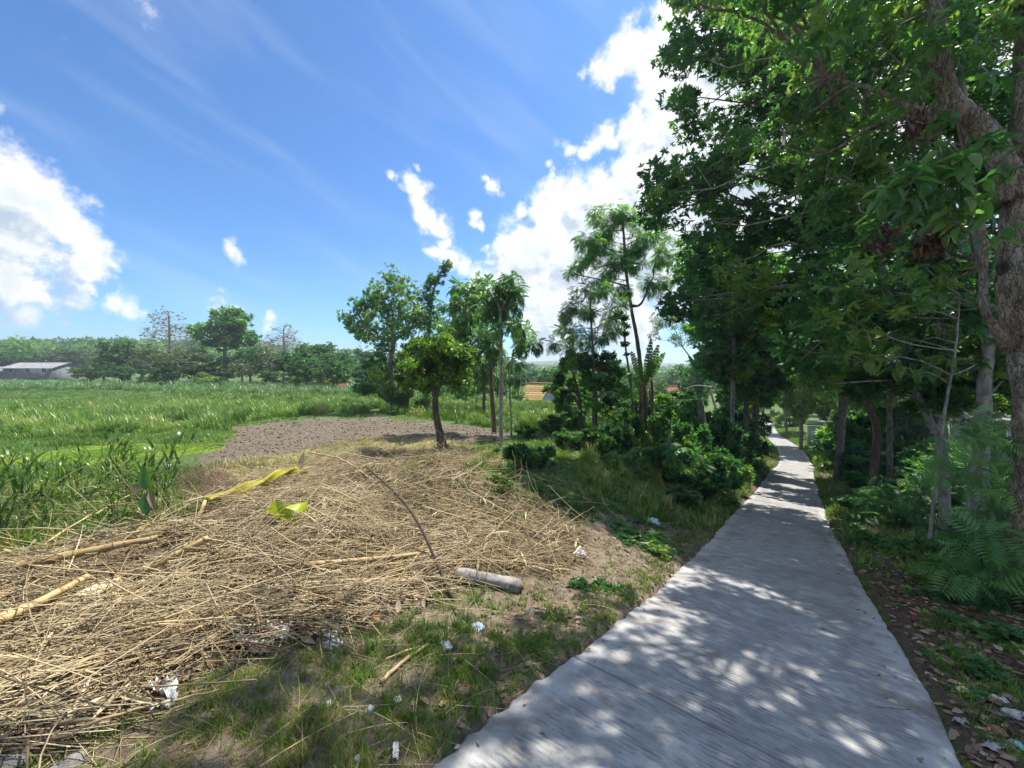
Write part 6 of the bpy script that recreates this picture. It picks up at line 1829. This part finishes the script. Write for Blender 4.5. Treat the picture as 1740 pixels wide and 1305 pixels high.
crumple('wrapper', 606, 1292, 9, 14, 'plastic_blue', 'pale bottle cap scrap by an orange stalk near the road', flat=.8)
scrap('plastic_strip', [(667, 1300), (668, 1270), (677, 1270), (678, 1300)], 'plastic_white', 'narrow white plastic strip sticking out of the grass', lift=.03, wav=.004)
crumple('plastic_bag', 1728, 1218, 34, 17, 'plastic_white', 'rounded white plastic bowl-like rubbish on the right verge', asp=.6)
crumple('plastic_bag', 1700, 1190, 18, 8, 'plastic_grey', 'crumpled white wrapper above the rounded white rubbish')
crumple('wrapper', 1662, 1150, 10, 6, 'plastic_grey', 'pale scrap caught in the broad leaved plants')
crumple('wrapper', 1668, 1112, 8, 5, 'plastic_grey', 'small white scrap higher up in the broad leaved plants')
crumple('wrapper', 1738, 1272, 14, 14, 'plastic_cyan', 'turquoise plastic scrap at the bottom of the right verge')
scrap('plastic_sheet', [(1664, 1270), (1680, 1262), (1712, 1270), (1696, 1281)], 'plastic_dirty', 'flat grey plastic sheet pressed into the right verge', lift=.012, wav=.006)
scrap('plastic_sheet', [(1616, 1228), (1622, 1222), (1642, 1227), (1638, 1234)], 'plastic_dirty', 'small bluish film lying beside the road edge twig', lift=.012, wav=.008)
crumple('wrapper', 1553, 1043, 8, 4, 'plastic_red', 'small red wrapper in the sunlit leaf litter right of the road')
crumple('wrapper', 1552, 985, 11, 10, 'plastic_red', 'red and brown packet leaning at the foot of the bright bush')
crumple('wrapper', 1600, 925, 14, 7, 'plastic_blue', 'pale lilac scrap on the dark litter under the ferny bush')
for (px, row, w_, h_, lab) in [(8, 1300, 60, 34, 'grey rounded stone at the corner of the verge beside the straw'), (112, 1300, 44, 16, 'flat grey stone half sunk in the grass by the straw'), (900, 1040, 16, 8, 'small grey stone on the bare verge soil')]:
    o = crumple('stone', px, row, w_ * .8, h_ * .7, 'stone', lab, 'stone')

# ------------------------------------------------------------------ single out the repeats by what stands next to them
MARKS = [('pale dead trunk', 1195, 21), ('short weathered stump', 1140, 15), ('banana plant', 1097, 20), ('round dark green bush', 878, 13), ('pale blue bag', 1103, 9), ('white plank gate', 1393, 38), ('brick pillar', 1412, 38), ('leaning fork', 1612, 9.6), ('biggest trunk', 1735, 5),
         ('slanting reddish limb', 1487, 13.5), ('pale upright trunk', 1666, 8.2), ('double-trunked tree', 1283, 27), ('large feathery bush', 1715, 5), ('bright dense bush', 1605, 6), ('ochre roofed house', 919, 52), ('long barn', 76, 118), ('small shed', 10, 112), ('tall round tree', 381, 82), ('brown tiled roof', 568, 62),
         ('red tiled house', 1130, 66), ('crooked tree', 752, 16), ('sparse open tree', 668, 28), ('straight pale trunk', 852, 16), ('reddish twiggy tree', 290, 84), ('leafless pale tree', 482, 80)]
ORD = ['', 'second ', 'third ', 'fourth ', 'fifth ', 'sixth ', 'seventh ', 'eighth ', 'ninth ', 'tenth ', 'eleventh ', 'twelfth ', 'thirteenth ', 'fourteenth ', 'fifteenth ', 'sixteenth ', 'seventeenth ', 'eighteenth ']
bins = {}
for o in COL.objects:
    if o.parent or 'group' not in o or o.get('category') not in ('bush', 'plant', 'tree'): continue
    x, y = o.location.x, o.location.y
    px = CX + F * x / max(y, .5)
    nm, mx, my = min(MARKS, key=lambda q: abs(q[1] - px) / 60 + 4.0 * abs(math.log(max(y, .5) / q[2])))
    rel = ('behind' if y > my else 'in front of') if abs(px - mx) < 16 else ('left of' if px < mx else 'right of')
    kind = {'leafy_bush': 'leafy bush', 'bright_bush': 'bright green bush', 'feathery_bush': 'feathery bush', 'low_plant': 'low broad leaved plant', 'round_tree': 'round dark tree', 'bushy_tree': 'bushy mid green tree', 'loose_tree': 'loose olive green tree',
            'dark_tree': 'dark spreading tree', 'bare_tree': 'nearly bare tree', 'feathery_tree': 'feathery tree'}.get(o.name.split('.')[0], o['category'])
    if kind == 'leafy bush': kind = ('dark ' if o['label'].startswith('dark') else 'mid green ') + kind
    bins.setdefault((kind, rel, nm), []).append((abs(px - mx) + .01 * y, o))
for (kind, rel, nm), lst in bins.items():
    for i_, (_, o) in enumerate(sorted(lst, key=lambda q: q[0])):
        o['label'] = f'{ORD[min(i_, 17)]}{kind} {rel} the {nm}'

# ------------------------------------------------------------------ air
hz = MB(); box(hz, (0, 0, 25), (5000, 5000, 110))
hm_, t, out = new_mat('haze')
pv = t.n('ShaderNodeVolumePrincipled')
pv.inputs['Color'].default_value = (.80, .90, 1.0, 1)
pv.inputs['Density'].default_value = .0006
pv.inputs['Anisotropy'].default_value = .3
t.link(pv.outputs[0], out.inputs['Volume'])
tag(hz.obj('haze', hm_), kind='stuff')
